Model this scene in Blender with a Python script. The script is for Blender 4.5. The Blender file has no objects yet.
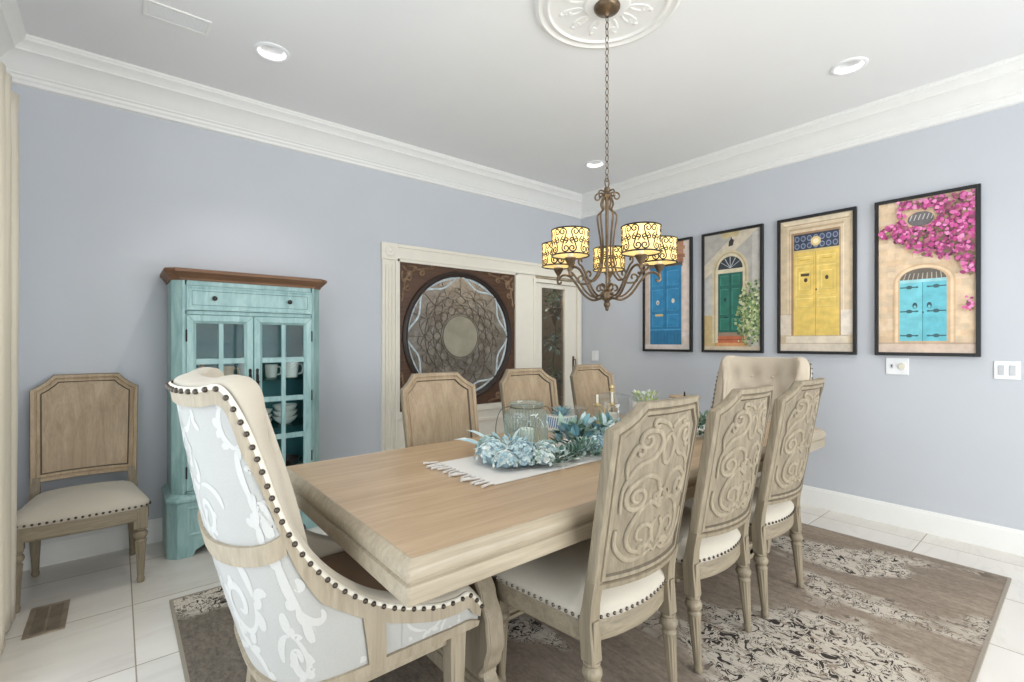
import bpy, bmesh, math, random
from mathutils import Vector, Matrix
PI = math.pi
rnd = random.Random(11)
scene = bpy.context.scene
COL = scene.collection
V = Vector

# ------------------------------------------------------------------ mesh builder
class MB:
    def __init__(self):
        self.v = []; self.f = []; self.m = []; self.cur = 0; self.xf = None
    def add(self, vs, fs):
        b = len(self.v)
        if self.xf is not None:
            vs = [tuple(self.xf @ V(p)) for p in vs]
        self.v += [tuple(p) for p in vs]
        for f in fs:
            self.f.append(tuple(i + b for i in f)); self.m.append(self.cur)
    def box(self, x0, x1, y0, y1, z0, z1):
        vs = [(x, y, z) for z in (z0, z1) for y in (y0, y1) for x in (x0, x1)]
        self.add(vs, [(0, 2, 3, 1), (4, 5, 7, 6), (0, 1, 5, 4), (2, 6, 7, 3), (0, 4, 6, 2), (1, 3, 7, 5)])
    def grid(self, fn, nu, nv, cu=False, cv=False, capv=False):
        vs = []
        for j in range(nv):
            for i in range(nu):
                vs.append(fn(i / (nu if cu else nu - 1), j / (nv if cv else nv - 1)))
        fs = []
        for j in range(nv if cv else nv - 1):
            for i in range(nu if cu else nu - 1):
                i2 = (i + 1) % nu; j2 = (j + 1) % nv
                fs.append((j * nu + i, j * nu + i2, j2 * nu + i2, j2 * nu + i))
        if capv:
            fs.append(tuple(range(nu))[::-1]); fs.append(tuple((nv - 1) * nu + i for i in range(nu)))
        self.add(vs, fs)
    def loft(self, loops, closed=False, cap=True):
        n = len(loops[0]); vs = [p for l in loops for p in l]; fs = []; L = len(loops)
        for j in range(L if closed else L - 1):
            j2 = (j + 1) % L
            for i in range(n):
                i2 = (i + 1) % n
                fs.append((j * n + i, j * n + i2, j2 * n + i2, j2 * n + i))
        if cap and not closed:
            fs.append(tuple(range(n))[::-1]); fs.append(tuple((L - 1) * n + i for i in range(n)))
        self.add(vs, fs)
    def lathe(self, prof, c=(0, 0, 0), n=20, flute=None, axis='z', cap=True):
        loops = []
        for k, (r, h) in enumerate(prof):
            lp = []
            for i in range(n):
                a = 2 * PI * i / n; rr = r
                if flute and flute[0] <= k <= flute[1]:
                    rr = r * (1 - flute[3] * (0.5 + 0.5 * math.cos(flute[2] * a)))
                x, y = rr * math.cos(a), rr * math.sin(a)
                if axis == 'z': p = (c[0] + x, c[1] + y, c[2] + h)
                elif axis == 'y': p = (c[0] + x, c[1] + h, c[2] - y)
                else: p = (c[0] + h, c[1] + x, c[2] + y)
                lp.append(p)
            loops.append(lp)
        self.loft(loops, cap=cap)
    def tube(self, pts, r, n=8, closed=False, cap=True):
        pts = [V(p) for p in pts]; N = len(pts)
        rs = r if isinstance(r, (list, tuple)) else [r] * N
        loops = []; prev = None
        for i, p in enumerate(pts):
            a = pts[(i - 1) % N] if (closed or i > 0) else p
            b = pts[(i + 1) % N] if (closed or i < N - 1) else p
            t = (b - a)
            if t.length < 1e-9: t = V((0, 0, 1))
            t.normalize()
            if prev is None:
                u = V((0, 0, 1)) if abs(t.z) < .9 else V((1, 0, 0))
                u = (u - t * u.dot(t)).normalized()
            else:
                u = prev - t * prev.dot(t)
                u = u.normalized() if u.length > 1e-6 else t.orthogonal().normalized()
            prev = u; w = t.cross(u)
            loops.append([tuple(p + (u * math.cos(2 * PI * k / n) + w * math.sin(2 * PI * k / n)) * rs[i]) for k in range(n)])
        self.loft(loops, closed=closed, cap=cap)
    def ribbon(self, pts, ups, hw, h, n=5):
        """half-round strip lying on a surface: hw half width (or list), h height"""
        pts = [V(p) for p in pts]; N = len(pts); vs = []; fs = []
        for i, p in enumerate(pts):
            t = (pts[min(i + 1, N - 1)] - pts[max(i - 1, 0)])
            if t.length < 1e-9: t = V((1, 0, 0))
            t.normalize(); up = V(ups[i] if isinstance(ups, list) else ups)
            s = t.cross(up)
            s = s.normalized() if s.length > 1e-6 else V((1, 0, 0))
            w = hw[i] if isinstance(hw, (list, tuple)) else hw
            for k in range(n):
                a = PI * k / (n - 1)
                vs.append(tuple(p + s * (w * math.cos(a)) + up * (h * math.sin(a))))
        for i in range(N - 1):
            for k in range(n - 1):
                fs.append((i * n + k, i * n + k + 1, (i + 1) * n + k + 1, (i + 1) * n + k))
        fs.append(tuple(range(n))); fs.append(tuple((N - 1) * n + k for k in range(n))[::-1])
        self.add(vs, fs)
    def prism(self, poly, fn, w0, w1):
        n = len(poly)
        vs = [fn(u, v, w0) for u, v in poly] + [fn(u, v, w1) for u, v in poly]
        fs = [tuple(range(n))[::-1], tuple(range(n, 2 * n))] + [(i, (i + 1) % n, n + (i + 1) % n, n + i) for i in range(n)]
        self.add(vs, fs)
    def flat(self, poly, fn, w):
        self.add([fn(u, v, w) for u, v in poly], [tuple(range(len(poly)))])
    def ball(self, c, r, nu=10, nv=7, half=False):
        rx, ry, rz = r if isinstance(r, (tuple, list)) else (r, r, r)
        def fn(u, v):
            a = 2 * PI * u; b = -PI / 2 + PI * (v if not half else .5 + .5 * v)
            b = max(-PI / 2 + .02, min(PI / 2 - .02, b))
            return (c[0] + rx * math.cos(a) * math.cos(b), c[1] + ry * math.sin(a) * math.cos(b), c[2] + rz * math.sin(b))
        self.grid(fn, nu, nv, cu=True, capv=True)
    def leaf(self, p, d, up, L, W, bend=.25):
        p = V(p); d = V(d).normalized(); up = V(up); s = d.cross(up)
        s = s.normalized() if s.length > 1e-5 else d.orthogonal().normalized()
        up = s.cross(d)
        def q(t, w): return tuple(p + d * (L * t) + s * (W * w) + up * (L * bend * (t * .6 - t * t) + abs(w) * W * .35))
        self.add([q(0, 0), q(.3, -.42), q(.3, 0), q(.3, .42), q(.65, -.4), q(.65, 0), q(.65, .4), q(1, 0)],
                 [(0, 2, 1), (0, 3, 2), (1, 2, 5, 4), (2, 3, 6, 5), (4, 5, 7), (5, 6, 7)])
    def build(self, name, mats, parent=None, smooth=True, bevel=None, angle=38, loc=None, rotz=None):
        me = bpy.data.meshes.new(name); me.from_pydata(self.v, [], self.f)
        mats = mats if isinstance(mats, (list, tuple)) else [mats]
        for m in mats: me.materials.append(m)
        me.polygons.foreach_set('material_index', self.m)
        bm = bmesh.new(); bm.from_mesh(me); bmesh.ops.recalc_face_normals(bm, faces=bm.faces); bm.to_mesh(me); bm.free()
        if smooth:
            me.polygons.foreach_set('use_smooth', [True] * len(me.polygons))
            me.set_sharp_from_angle(angle=math.radians(angle))
        me.update()
        o = bpy.data.objects.new(name, me); COL.objects.link(o)
        if parent is not None: o.parent = parent
        if loc is not None: o.location = loc
        if rotz is not None: o.rotation_euler = (0, 0, rotz)
        if bevel:
            b = o.modifiers.new('bevel', 'BEVEL'); b.width = bevel; b.segments = 2; b.limit_method = 'ANGLE'
        return o

def thing(name, label, cat, loc=(0, 0, 0), rotz=0, group=None):
    o = bpy.data.objects.new(name, None); COL.objects.link(o)
    o.empty_display_size = .1; o.location = loc; o.rotation_euler = (0, 0, rotz)
    return tag(o, label, cat, group)
def tag(o, label, cat, group=None):
    o['label'] = label; o['category'] = cat
    if group: o['group'] = group
    return o
def struct(o):
    o['kind'] = 'structure'; return o
def copy_tree(o, parent=None):
    c = o.copy(); COL.objects.link(c)
    if parent is not None: c.parent = parent
    for ch in list(o.children): copy_tree(ch, c)
    return c

# ------------------------------------------------------------------ 2D curve tools
def crom(pts, n=8):
    P = [V(p) for p in pts]; out = []
    for i in range(len(P) - 1):
        p0 = P[max(i - 1, 0)]; p1 = P[i]; p2 = P[i + 1]; p3 = P[min(i + 2, len(P) - 1)]
        for k in range(n):
            t = k / n
            out.append(.5 * ((2 * p1) + (p2 - p0) * t + (2 * p0 - 5 * p1 + 4 * p2 - p3) * t * t + (3 * p1 - p0 - 3 * p2 + p3) * t ** 3))
    out.append(P[-1].copy()); return out
def curl(p, th, r0, r1, turns, sg, n=None):
    out = []; n = n or max(8, int(abs(turns) * 18)); da = 2 * PI * turns / n; x, y = p
    for i in range(n):
        r = r0 + (r1 - r0) * (i + .5) / n
        th2 = th + sg * da / 2
        x += r * da * math.cos(th2); y += r * da * math.sin(th2); th += sg * da
        out.append(V((x, y)))
    return out
def scroll(pts, start=None, end=None, n=8):
    c = crom([V(p) for p in pts], n) if len(pts) > 1 else [V(pts[0])]
    if end:
        d = c[-1] - c[-2]; c = c + curl(c[-1], math.atan2(d.y, d.x), *end)
    if start:
        d = c[0] - c[1]; c = curl(c[0], math.atan2(d.y, d.x), *start)[::-1] + c
    return c
def offset_poly(poly, d):
    n = len(poly); out = []
    for i in range(n):
        a, b, c = V(poly[i - 1]), V(poly[i]), V(poly[(i + 1) % n])
        e1 = (b - a).normalized(); e2 = (c - b).normalized()
        n1 = V((-e1.y, e1.x)); n2 = V((-e2.y, e2.x)); m = n1 + n2
        m = m / max(.3, m.length_squared) * 2
        out.append(b + m * d)
    return out

# ------------------------------------------------------------------ materials
def lin(c):
    return tuple(((x / 255) / 12.92 if x / 255 <= .04045 else ((x / 255 + .055) / 1.055) ** 2.4) for x in c) + (1,)
class NT:
    def __init__(self, name):
        self.m = bpy.data.materials.new(name); self.m.use_nodes = True; self.t = self.m.node_tree; self.t.nodes.clear()
        self.out = self.n('ShaderNodeOutputMaterial')
    def n(self, typ, **kw):
        nd = self.t.nodes.new(typ)
        for k, v in kw.items(): setattr(nd, k, v)
        return nd
    def l(self, a, b): self.t.links.new(a, b)
    def coords(self, kind='Object', scale=(1, 1, 1), loc=(0, 0, 0), rot=(0, 0, 0)):
        tc = self.n('ShaderNodeTexCoord'); mp = self.n('ShaderNodeMapping')
        mp.inputs['Scale'].default_value = scale; mp.inputs['Location'].default_value = loc; mp.inputs['Rotation'].default_value = rot
        self.l(tc.outputs[kind], mp.inputs['Vector']); return mp.outputs[0]
    def noise(self, vec, scale, detail=4, rough=.55, dist=0.):
        nd = self.n('ShaderNodeTexNoise'); nd.inputs['Scale'].default_value = scale; nd.inputs['Detail'].default_value = detail
        nd.inputs['Roughness'].default_value = rough; nd.inputs['Distortion'].default_value = dist
        if vec is not None: self.l(vec, nd.inputs['Vector'])
        return nd.outputs['Fac']
    def ramp(self, fac, stops, interp='LINEAR'):
        nd = self.n('ShaderNodeValToRGB'); cr = nd.color_ramp; cr.interpolation = interp
        while len(cr.elements) < len(stops): cr.elements.new(.5)
        for e, (p, c) in zip(cr.elements, stops):
            e.position = p; e.color = c if len(c) == 4 else lin(c)
        self.l(fac, nd.inputs[0]); return nd.outputs[0]
    def mix(self, fac, a, b, mode='MIX'):
        nd = self.n('ShaderNodeMix'); nd.data_type = 'RGBA'; nd.blend_type = mode
        for s, x in ((0, fac), (6, a), (7, b)):
            if isinstance(x, (int, float)): nd.inputs[s].default_value = x
            elif isinstance(x, tuple): nd.inputs[s].default_value = x
            else: self.l(x, nd.inputs[s])
        return nd.outputs[2]
    def math(self, op, a, b=None):
        nd = self.n('ShaderNodeMath', operation=op)
        for i, x in enumerate((a, b)):
            if x is None: continue
            if isinstance(x, (int, float)): nd.inputs[i].default_value = x
            else: self.l(x, nd.inputs[i])
        return nd.outputs[0]
    def bsdf(self, col, rough=.5, metal=0., bump=None, bstr=.2, bdist=.002, spec=.5, **kw):
        b = self.n('ShaderNodeBsdfPrincipled')
        if isinstance(col, tuple): b.inputs['Base Color'].default_value = col
        else: self.l(col, b.inputs['Base Color'])
        if isinstance(rough, (int, float)): b.inputs['Roughness'].default_value = rough
        else: self.l(rough, b.inputs['Roughness'])
        b.inputs['Metallic'].default_value = metal; b.inputs['Specular IOR Level'].default_value = spec
        for k, v in kw.items(): b.inputs[k].default_value = v
        if bump is not None:
            bp = self.n('ShaderNodeBump'); bp.inputs['Strength'].default_value = bstr; bp.inputs['Distance'].default_value = bdist
            self.l(bump, bp.inputs['Height']); self.l(bp.outputs[0], b.inputs['Normal'])
        self.l(b.outputs[0], self.out.inputs[0]); return b

def plain(name, c, rough=.5, metal=0., var=.06, scale=12, spec=.5, bstr=0.0, **kw):
    t = NT(name); vec = t.coords(); f = t.noise(vec, scale, 3)
    a = lin(c); lo = tuple(x * (1 - var) for x in a[:3]) + (1,); hi = tuple(min(1, x * (1 + var)) for x in a[:3]) + (1,)
    t.bsdf(t.ramp(f, [(.3, lo), (.7, hi)]), rough, metal, bump=f if bstr else None, bstr=bstr, spec=spec, **kw)
    return t.m
def wood(name, c_dark, c_mid, c_light, axis='z', rough=.55, fine=1., scale=1., spec=.4):
    t = NT(name); s = {'x': (.9, 14, 14), 'y': (14, .9, 14), 'z': (14, 14, .9)}[axis]
    vec = t.coords(scale=tuple(k * scale for k in s))
    f = t.noise(vec, 2.2, 6, .62, 1.2)
    s2 = {'x': (2, 90, 90), 'y': (90, 2, 90), 'z': (90, 90, 2)}[axis]
    f2 = t.noise(t.coords(scale=s2), 2.0, 3, .6)
    big = t.noise(t.coords(), 3.0, 3)
    c = t.ramp(f, [(.28, c_dark), (.5, c_mid), (.72, c_light)])
    c = t.mix(.22 * fine, c, t.ramp(f2, [(.35, c_dark), (.65, c_light)]))
    c = t.mix(.25, c, t.ramp(big, [(.35, c_mid), (.65, c_light)]))
    t.bsdf(c, rough, bump=f2, bstr=.12, bdist=.001, spec=spec); return t.m
def fabric(name, c, var=.05, weave=900, rough=.9):
    t = NT(name); f = t.noise(t.coords(), 5, 4); w = t.noise(t.coords(), weave * .4, 2)
    a = lin(c); lo = tuple(x * (1 - var) for x in a[:3]) + (1,)
    col = t.mix(.12, t.ramp(f, [(.3, lo), (.7, a)]), t.ramp(w, [(.35, tuple(x * .6 for x in a[:3]) + (1,)), (.65, a)]))
    t.bsdf(col, rough, bump=w, bstr=.15, bdist=.0008, spec=.2, **{'Sheen Weight': .15}); return t.m
def pane(name, tint=(1, 1, 1, 1), refl=.12, haze=0., hazec=(200, 205, 205), rough=.02):
    t = NT(name); tr = t.n('ShaderNodeBsdfTransparent'); tr.inputs[0].default_value = tint
    gl = t.n('ShaderNodeBsdfGlossy'); gl.inputs['Roughness'].default_value = rough
    lw = t.n('ShaderNodeLayerWeight'); lw.inputs[0].default_value = .5
    fac = t.math('ADD', t.math('MULTIPLY', t.math('POWER', lw.outputs['Facing'], 4.0), .5), refl * .3)
    mx = t.n('ShaderNodeMixShader'); t.l(fac, mx.inputs[0]); t.l(tr.outputs[0], mx.inputs[1]); t.l(gl.outputs[0], mx.inputs[2])
    last = mx.outputs[0]
    if haze:
        d = t.n('ShaderNodeBsdfDiffuse'); d.inputs[0].default_value = lin(hazec)
        m2 = t.n('ShaderNodeMixShader'); m2.inputs[0].default_value = haze; t.l(last, m2.inputs[1]); t.l(d.outputs[0], m2.inputs[2]); last = m2.outputs[0]
    t.l(last, t.out.inputs[0]); return t.m
def emit(name, c, s):
    t = NT(name); e = t.n('ShaderNodeEmission'); e.inputs[0].default_value = lin(c); e.inputs[1].default_value = s
    t.l(e.outputs[0], t.out.inputs[0]); return t.m

M = {}
M['wall'] = plain('wall_paint', (198, 201, 207), .75, var=.015, scale=2, spec=.25)
M['ceiling'] = plain('ceiling_paint', (235, 235, 235), .85, var=.01, scale=2, spec=.2)
M['trim'] = plain('white_trim', (236, 235, 232), .42, var=.012)
M['cream_trim'] = plain('cream_trim', (232, 226, 212), .45, var=.015)
G = ((98, 89, 73), (134, 122, 102), (163, 150, 128))
for ax in 'xyz': M['oak_' + ax] = wood('weathered_oak_' + ax, *G, axis=ax)
M['oak_panel'] = wood('smooth_oak_panel_lit_front', (140, 120, 96), (171, 150, 123), (195, 175, 148), axis='z', scale=.8, fine=1.3)
M['oak_carve'] = wood('carved_oak', (98, 89, 74), (130, 118, 99), (157, 145, 124), axis='z')
M['carve_line'] = wood('carved_relief', (110, 100, 83), (142, 130, 110), (171, 158, 136), axis='z')
M['table_x'] = wood('honey_oak_top', (150, 122, 93), (176, 148, 117), (199, 175, 146), axis='x', rough=.3, scale=.55, fine=.7, spec=.5)
M['table_edge'] = wood('table_edge_oak', (132, 120, 101), (158, 145, 124), (180, 167, 146), axis='x', rough=.4)
M['glaze'] = wood('groove_glaze', (66, 57, 45), (90, 79, 64), (114, 101, 83), axis='z')
M['host_wood'] = wood('host_oak', (132, 119, 100), (157, 144, 123), (178, 165, 145), axis='z', fine=.6)
M['linen'] = fabric('cream_linen', (192, 184, 170))
M['host_linen'] = fabric('natural_linen', (190, 181, 165))
M['tuft_linen'] = fabric('tufted_linen', (200, 187, 168))
M['damask'] = fabric('damask_ground', (176, 174, 169), weave=600)
M['damask_fig'] = fabric('damask_figure', (194, 192, 187), weave=600, rough=.7)
M['seat_shaded'] = fabric('shaded_seat', (150, 122, 96))  # the brown puts the shadow lying on the seat into its colour
M['tape'] = fabric('nail_tape', (220, 213, 198))
M['nail'] = plain('antique_nail', (84, 76, 68), .32, .85, var=.2, scale=40)
M['bronze'] = plain('aged_bronze', (112, 95, 76), .36, .75, var=.3, scale=25)
M['dark_iron'] = plain('dark_iron', (42, 38, 36), .45, .6)
M['chain'] = plain('chain_metal', (112, 98, 82), .4, .7)
M['black_frame'] = plain('black_frame', (28, 27, 28), .4)
M['plate'] = plain('white_plastic', (240, 241, 242), .35, var=.01)
M['plate_grey'] = plain('grey_plastic', (196, 199, 203), .4)
M['knob_cream'] = plain('dimmer_knob', (222, 216, 198), .4)
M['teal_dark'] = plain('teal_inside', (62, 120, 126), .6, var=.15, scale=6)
M['brown_top'] = wood('brown_cornice', (78, 52, 36), (116, 82, 58), (146, 110, 82), axis='x')
M['porcelain'] = plain('white_porcelain', (236, 234, 228), .18, var=.01)
M['dark_ware'] = plain('dark_ware', (60, 50, 48), .3, var=.3)
M['tan_ware'] = plain('tan_ware', (176, 150, 120), .4)
M['pane'] = pane('cabinet_glass', (.93, .97, .97, 1), .03)
M['window_glass'] = pane('window_glass', (.97, .99, 1, 1), .1)
M['shelf_glass'] = pane('shelf_glass', (.72, .88, .86, 1), .2)
M['jar_glass'] = pane('jar_glass', (.86, .93, .92, 1), .25, haze=.09, hazec=(196, 214, 212))
M['rib_glass'] = pane('rib_glass', (.9, .95, .94, 1), .3, haze=.28, hazec=(206, 220, 218))
M['clear_glass'] = pane('clear_glass', (.93, .95, .95, 1), .25, haze=.06)
M['side_glass'] = pane('sidelight_glass', (.72, .70, .66, 1), .1, haze=.14, hazec=(120, 112, 100))
M['lead'] = plain('lead_came', (86, 82, 75), .45, .6)
M['carved_dark'] = wood('carved_mahogany', (50, 33, 23), (80, 55, 39), (108, 77, 56), axis='x', rough=.42)
M['carved_gilt'] = plain('worn_carving', (124, 98, 74), .45, .2, var=.35, scale=30)
M['ring_dark'] = plain('dark_ring', (46, 32, 24), .45)
M['gold'] = plain('brushed_gold', (216, 194, 142), .35, .6)
M['wax'] = plain('candle_wax', (244, 238, 224), .45, var=.02)
M['white_pot'] = plain('white_pot', (238, 238, 234), .35)
M['wire'] = plain('wire_handle', (112, 110, 106), .35, .8)
M['vent_metal'] = plain('bronze_vent', (160, 146, 128), .45, .5, var=.2)
M['vent_dark'] = plain('vent_hole', (52, 46, 42), .8)
M['hall'] = plain('hall_wall', (150, 138, 122), .8)
M['clay'] = plain('planter', (92, 70, 54), .6)
LEAF = {}
for k, c in dict(blue=(160, 189, 199), pale=(198, 217, 219), teal=(108, 152, 162), green=(104, 136, 118), dark=(62, 96, 84), sage=(160, 184, 168), lime=(188, 198, 128), olive=(120, 122, 84), white=(226, 232, 226), mid=(70, 116, 70)).items():
    LEAF[k] = plain('leaf_' + k, c, .55, var=.15, scale=30)
LEAFS = list(LEAF.keys()); LM = [LEAF[k] for k in LEAFS]; LI = {k: i for i, k in enumerate(LEAFS)}

def mat_teal():
    t = NT('distressed_teal'); vec = t.coords(scale=(6, 6, 1.2)); f = t.noise(vec, 3, 6, .65, .6); g = t.noise(t.coords(), 22, 5, .7)
    c = t.ramp(f, [(.25, (120, 154, 153)), (.5, (148, 182, 181)), (.75, (176, 204, 201))])
    c = t.mix(t.ramp(g, [(.62, (0, 0, 0)), (.74, (130, 130, 130))]), c, lin((92, 98, 84)))
    t.bsdf(c, .45, bump=f, bstr=.08); return t.m
M['teal'] = mat_teal()
M['teal_line'] = plain('teal_glaze_line', (58, 92, 88), .6)

def mat_floor():
    t = NT('marble_tile'); sx, sy = .583, .588
    tc = t.n('ShaderNodeTexCoord'); sp = t.n('ShaderNodeSeparateXYZ'); t.l(tc.outputs['Object'], sp.inputs[0])
    def cell(o, off, s):
        a = t.math('DIVIDE', t.math('ADD', o, off), s); fr = t.math('FRACT', a); fl = t.math('FLOOR', a)
        e = t.math('MINIMUM', fr, t.math('SUBTRACT', 1.0, fr)); return t.math('MULTIPLY', e, s), fl
    ex, fx = cell(sp.outputs[0], .8, sx); ey, fy = cell(sp.outputs[1], 1.47, sy)
    edge = t.math('MINIMUM', ex, ey); grout = t.math('LESS_THAN', edge, .0027)
    cb = t.n('ShaderNodeCombineXYZ'); t.l(fx, cb.inputs[0]); t.l(fy, cb.inputs[1])
    wn = t.n('ShaderNodeTexWhiteNoise', noise_dimensions='3D'); t.l(cb.outputs[0], wn.inputs[0])
    ad = t.n('ShaderNodeVectorMath', operation='MULTIPLY_ADD'); t.l(wn.outputs['Color'], ad.inputs[0]); ad.inputs[1].default_value = (7, 7, 7); t.l(tc.outputs['Object'], ad.inputs[2])
    mp = t.n('ShaderNodeMapping'); mp.inputs['Rotation'].default_value = (0, 0, .75); mp.inputs['Scale'].default_value = (.6, 2.4, 1); t.l(ad.outputs[0], mp.inputs[0])
    v1 = t.math('ABSOLUTE', t.math('SUBTRACT', t.noise(mp.outputs[0], 1.6, 6, .6, .8), .5))
    v2 = t.math('ABSOLUTE', t.math('SUBTRACT', t.noise(mp.outputs[0], 4.0, 4, .6, 1.2), .5))
    cl = t.noise(mp.outputs[0], 1.1, 3)
    base = t.ramp(cl, [(.3, (212, 206, 198)), (.7, (228, 223, 216))])
    c = t.mix(t.ramp(v1, [(0, (120, 120, 120)), (.03, (0, 0, 0))]), base, lin((188, 180, 170)))
    c = t.mix(t.ramp(v2, [(0, (60, 60, 60)), (.02, (0, 0, 0))]), c, lin((196, 188, 178)))
    c = t.mix(grout, c, lin((160, 148, 132)))
    t.bsdf(c, .24, spec=.5); return t.m
M['floor'] = mat_floor()

def mat_rug():
    t = NT('distressed_rug')
    st = t.noise(t.coords(scale=(11, 1.1, 1)), 2.2, 8, .72, .5)
    st2 = t.noise(t.coords(scale=(70, 3, 1)), 2.0, 3, .6)
    lo = t.noise(t.coords(loc=(1.3, .4, 0)), .75, 2, .5)
    base = t.ramp(st, [(.25, (110, 97, 86)), (.5, (146, 130, 114)), (.75, (174, 158, 141))])
    iso = t.noise(t.coords(scale=(1.6, 1, 1)), 34, 5, .75); base = t.mix(.38, base, t.ramp(iso, [(.3, (92, 82, 74)), (.7, (190, 174, 156))]))
    base = t.mix(.12, base, t.ramp(st2, [(.3, (86, 80, 75)), (.7, (184, 172, 160))]))
    base = t.mix(t.ramp(lo, [(.4, (0, 0, 0)), (.62, (150, 150, 150))]), base, lin((96, 90, 86)))
    # worn damask patches, running in bands along the weft
    pm = t.noise(t.coords(scale=(1.0, .42, 1), loc=(4.2, 1.7, 0)), 1.9, 3, .55, .4)
    def spot(x, y, rx, ry, a):
        sp = t.n('ShaderNodeMapping'); sp.vector_type = 'POINT'; sp.inputs['Location'].default_value = (-x / rx, -y / ry, 0); sp.inputs['Scale'].default_value = (1 / rx, 1 / ry, 0); t.l(t.coords(), sp.inputs[0])
        ln = t.n('ShaderNodeVectorMath', operation='LENGTH'); t.l(sp.outputs[0], ln.inputs[0])
        return t.math('MULTIPLY', t.math('MAXIMUM', t.math('SUBTRACT', 1.0, ln.outputs['Value']), 0.0), a)
    for q in ((-4.0, -1.08, .35, .25, .3), (-2.15, -3.3, .55, .7, .28), (-.95, -2.95, .22, .55, .25), (-2.9, -3.5, .5, .4, .16)): pm = t.math('ADD', pm, spot(*q))
    pm = t.math('SUBTRACT', pm, .045)
    wst = t.math('MINIMUM', t.math('MULTIPLY', spot(-4.2, -2.0, 1.1, 2.6, 2.2), 1.0), .75)
    base = t.mix(wst, base, t.ramp(iso, [(.3, (72, 68, 63)), (.7, (122, 114, 104))]))
    patch = t.ramp(pm, [(.505, (0, 0, 0)), (.57, (255, 255, 255))])
    vo = t.n('ShaderNodeTexVoronoi', feature='DISTANCE_TO_EDGE'); vo.inputs['Scale'].default_value = 17
    dn = t.n('ShaderNodeTexNoise'); dn.inputs['Scale'].default_value = 9; dn.inputs['Detail'].default_value = 2; t.l(t.coords(), dn.inputs[0])
    wv = t.n('ShaderNodeVectorMath', operation='MULTIPLY_ADD'); t.l(dn.outputs['Color'], wv.inputs[0]); wv.inputs[1].default_value = (.16, .16, 0); t.l(t.coords(), wv.inputs[2])
    t.l(wv.outputs[0], vo.inputs['Vector'])
    fig = t.noise(wv.outputs[0], 21, 2, .5, 1.5)
    cream = t.ramp(st2, [(.3, (182, 172, 158)), (.7, (216, 207, 194))])
    lines = t.math('LESS_THAN', t.math('ABSOLUTE', t.math('SUBTRACT', fig, .5)), .022)
    brk = t.math('GREATER_THAN', t.noise(t.coords(), 14, 3), .46)
    ink = t.math('MULTIPLY', lines, brk)
    blob = t.math('GREATER_THAN', fig, .60)
    ink = t.math('MAXIMUM', ink, blob)
    pc = t.mix(ink, cream, lin((42, 39, 40)))
    pw = t.math('GREATER_THAN', t.noise(t.coords(scale=(3, 1, 1)), 12, 4, .7), .40)
    pf = t.n('ShaderNodeSeparateColor'); t.l(patch, pf.inputs[0])
    c = t.mix(t.math('MULTIPLY', t.math('MULTIPLY', pf.outputs[0], pw), .9), base, pc)
    t.bsdf(c, .95, bump=st2, bstr=.3, bdist=.002, spec=.1); return t.m
M['rug'] = mat_rug()

def mat_leaded():
    t = NT('leaded_glass'); f = t.noise(t.coords(), 9, 5, .6, .6)
    c = t.ramp(f, [(.3, (82, 78, 72)), (.5, (116, 111, 103)), (.72, (150, 147, 139))])
    b = t.bsdf(c, .16, bump=t.noise(t.coords(), 40, 3), bstr=.3, bdist=.002, spec=.7)
    tr = t.n('ShaderNodeBsdfTransparent'); tr.inputs[0].default_value = (.8, .78, .74, 1)
    mx = t.n('ShaderNodeMixShader'); mx.inputs[0].default_value = .72; t.l(tr.outputs[0], mx.inputs[1]); t.l(b.outputs[0], mx.inputs[2]); t.l(mx.outputs[0], t.out.inputs[0])
    return t.m
M['leaded'] = mat_leaded()
M['bevel_glass'] = plain('bevelled_glass', (190, 202, 207), .12, spec=.8, var=.25, scale=30)
M['centre_glass'] = plain('centre_glass', (150, 144, 126), .3, var=.15, scale=8)

def mat_shade():
    t = NT('lamp_shade_cloth'); d = t.n('ShaderNodeBsdfDiffuse'); d.inputs[0].default_value = lin((244, 228, 178))
    tr = t.n('ShaderNodeBsdfTranslucent'); tr.inputs[0].default_value = lin((250, 222, 150))
    mx = t.n('ShaderNodeMixShader'); mx.inputs[0].default_value = .5; t.l(d.outputs[0], mx.inputs[1]); t.l(tr.outputs[0], mx.inputs[2]); t.l(mx.outputs[0], t.out.inputs[0]); return t.m
M['shade'] = mat_shade()
def mat_curtain():
    t = NT('cream_curtain'); d = t.n('ShaderNodeBsdfDiffuse'); d.inputs[0].default_value = lin((248, 243, 232))
    tr = t.n('ShaderNodeBsdfTranslucent'); tr.inputs[0].default_value = lin((250, 244, 232))
    mx = t.n('ShaderNodeMixShader'); mx.inputs[0].default_value = .5; t.l(d.outputs[0], mx.inputs[1]); t.l(tr.outputs[0], mx.inputs[2]); t.l(mx.outputs[0], t.out.inputs[0]); return t.m
M['curtain'] = mat_curtain()
M['bulb'] = emit('bulb_glow', (255, 226, 170), 9)
M['downlight'] = plain('downlight_lens', (70, 70, 70), .4)
M['runner'] = fabric('white_runner', (222, 219, 214), weave=500)
M['runner_thread'] = fabric('grey_thread', (120, 128, 148))

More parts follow.
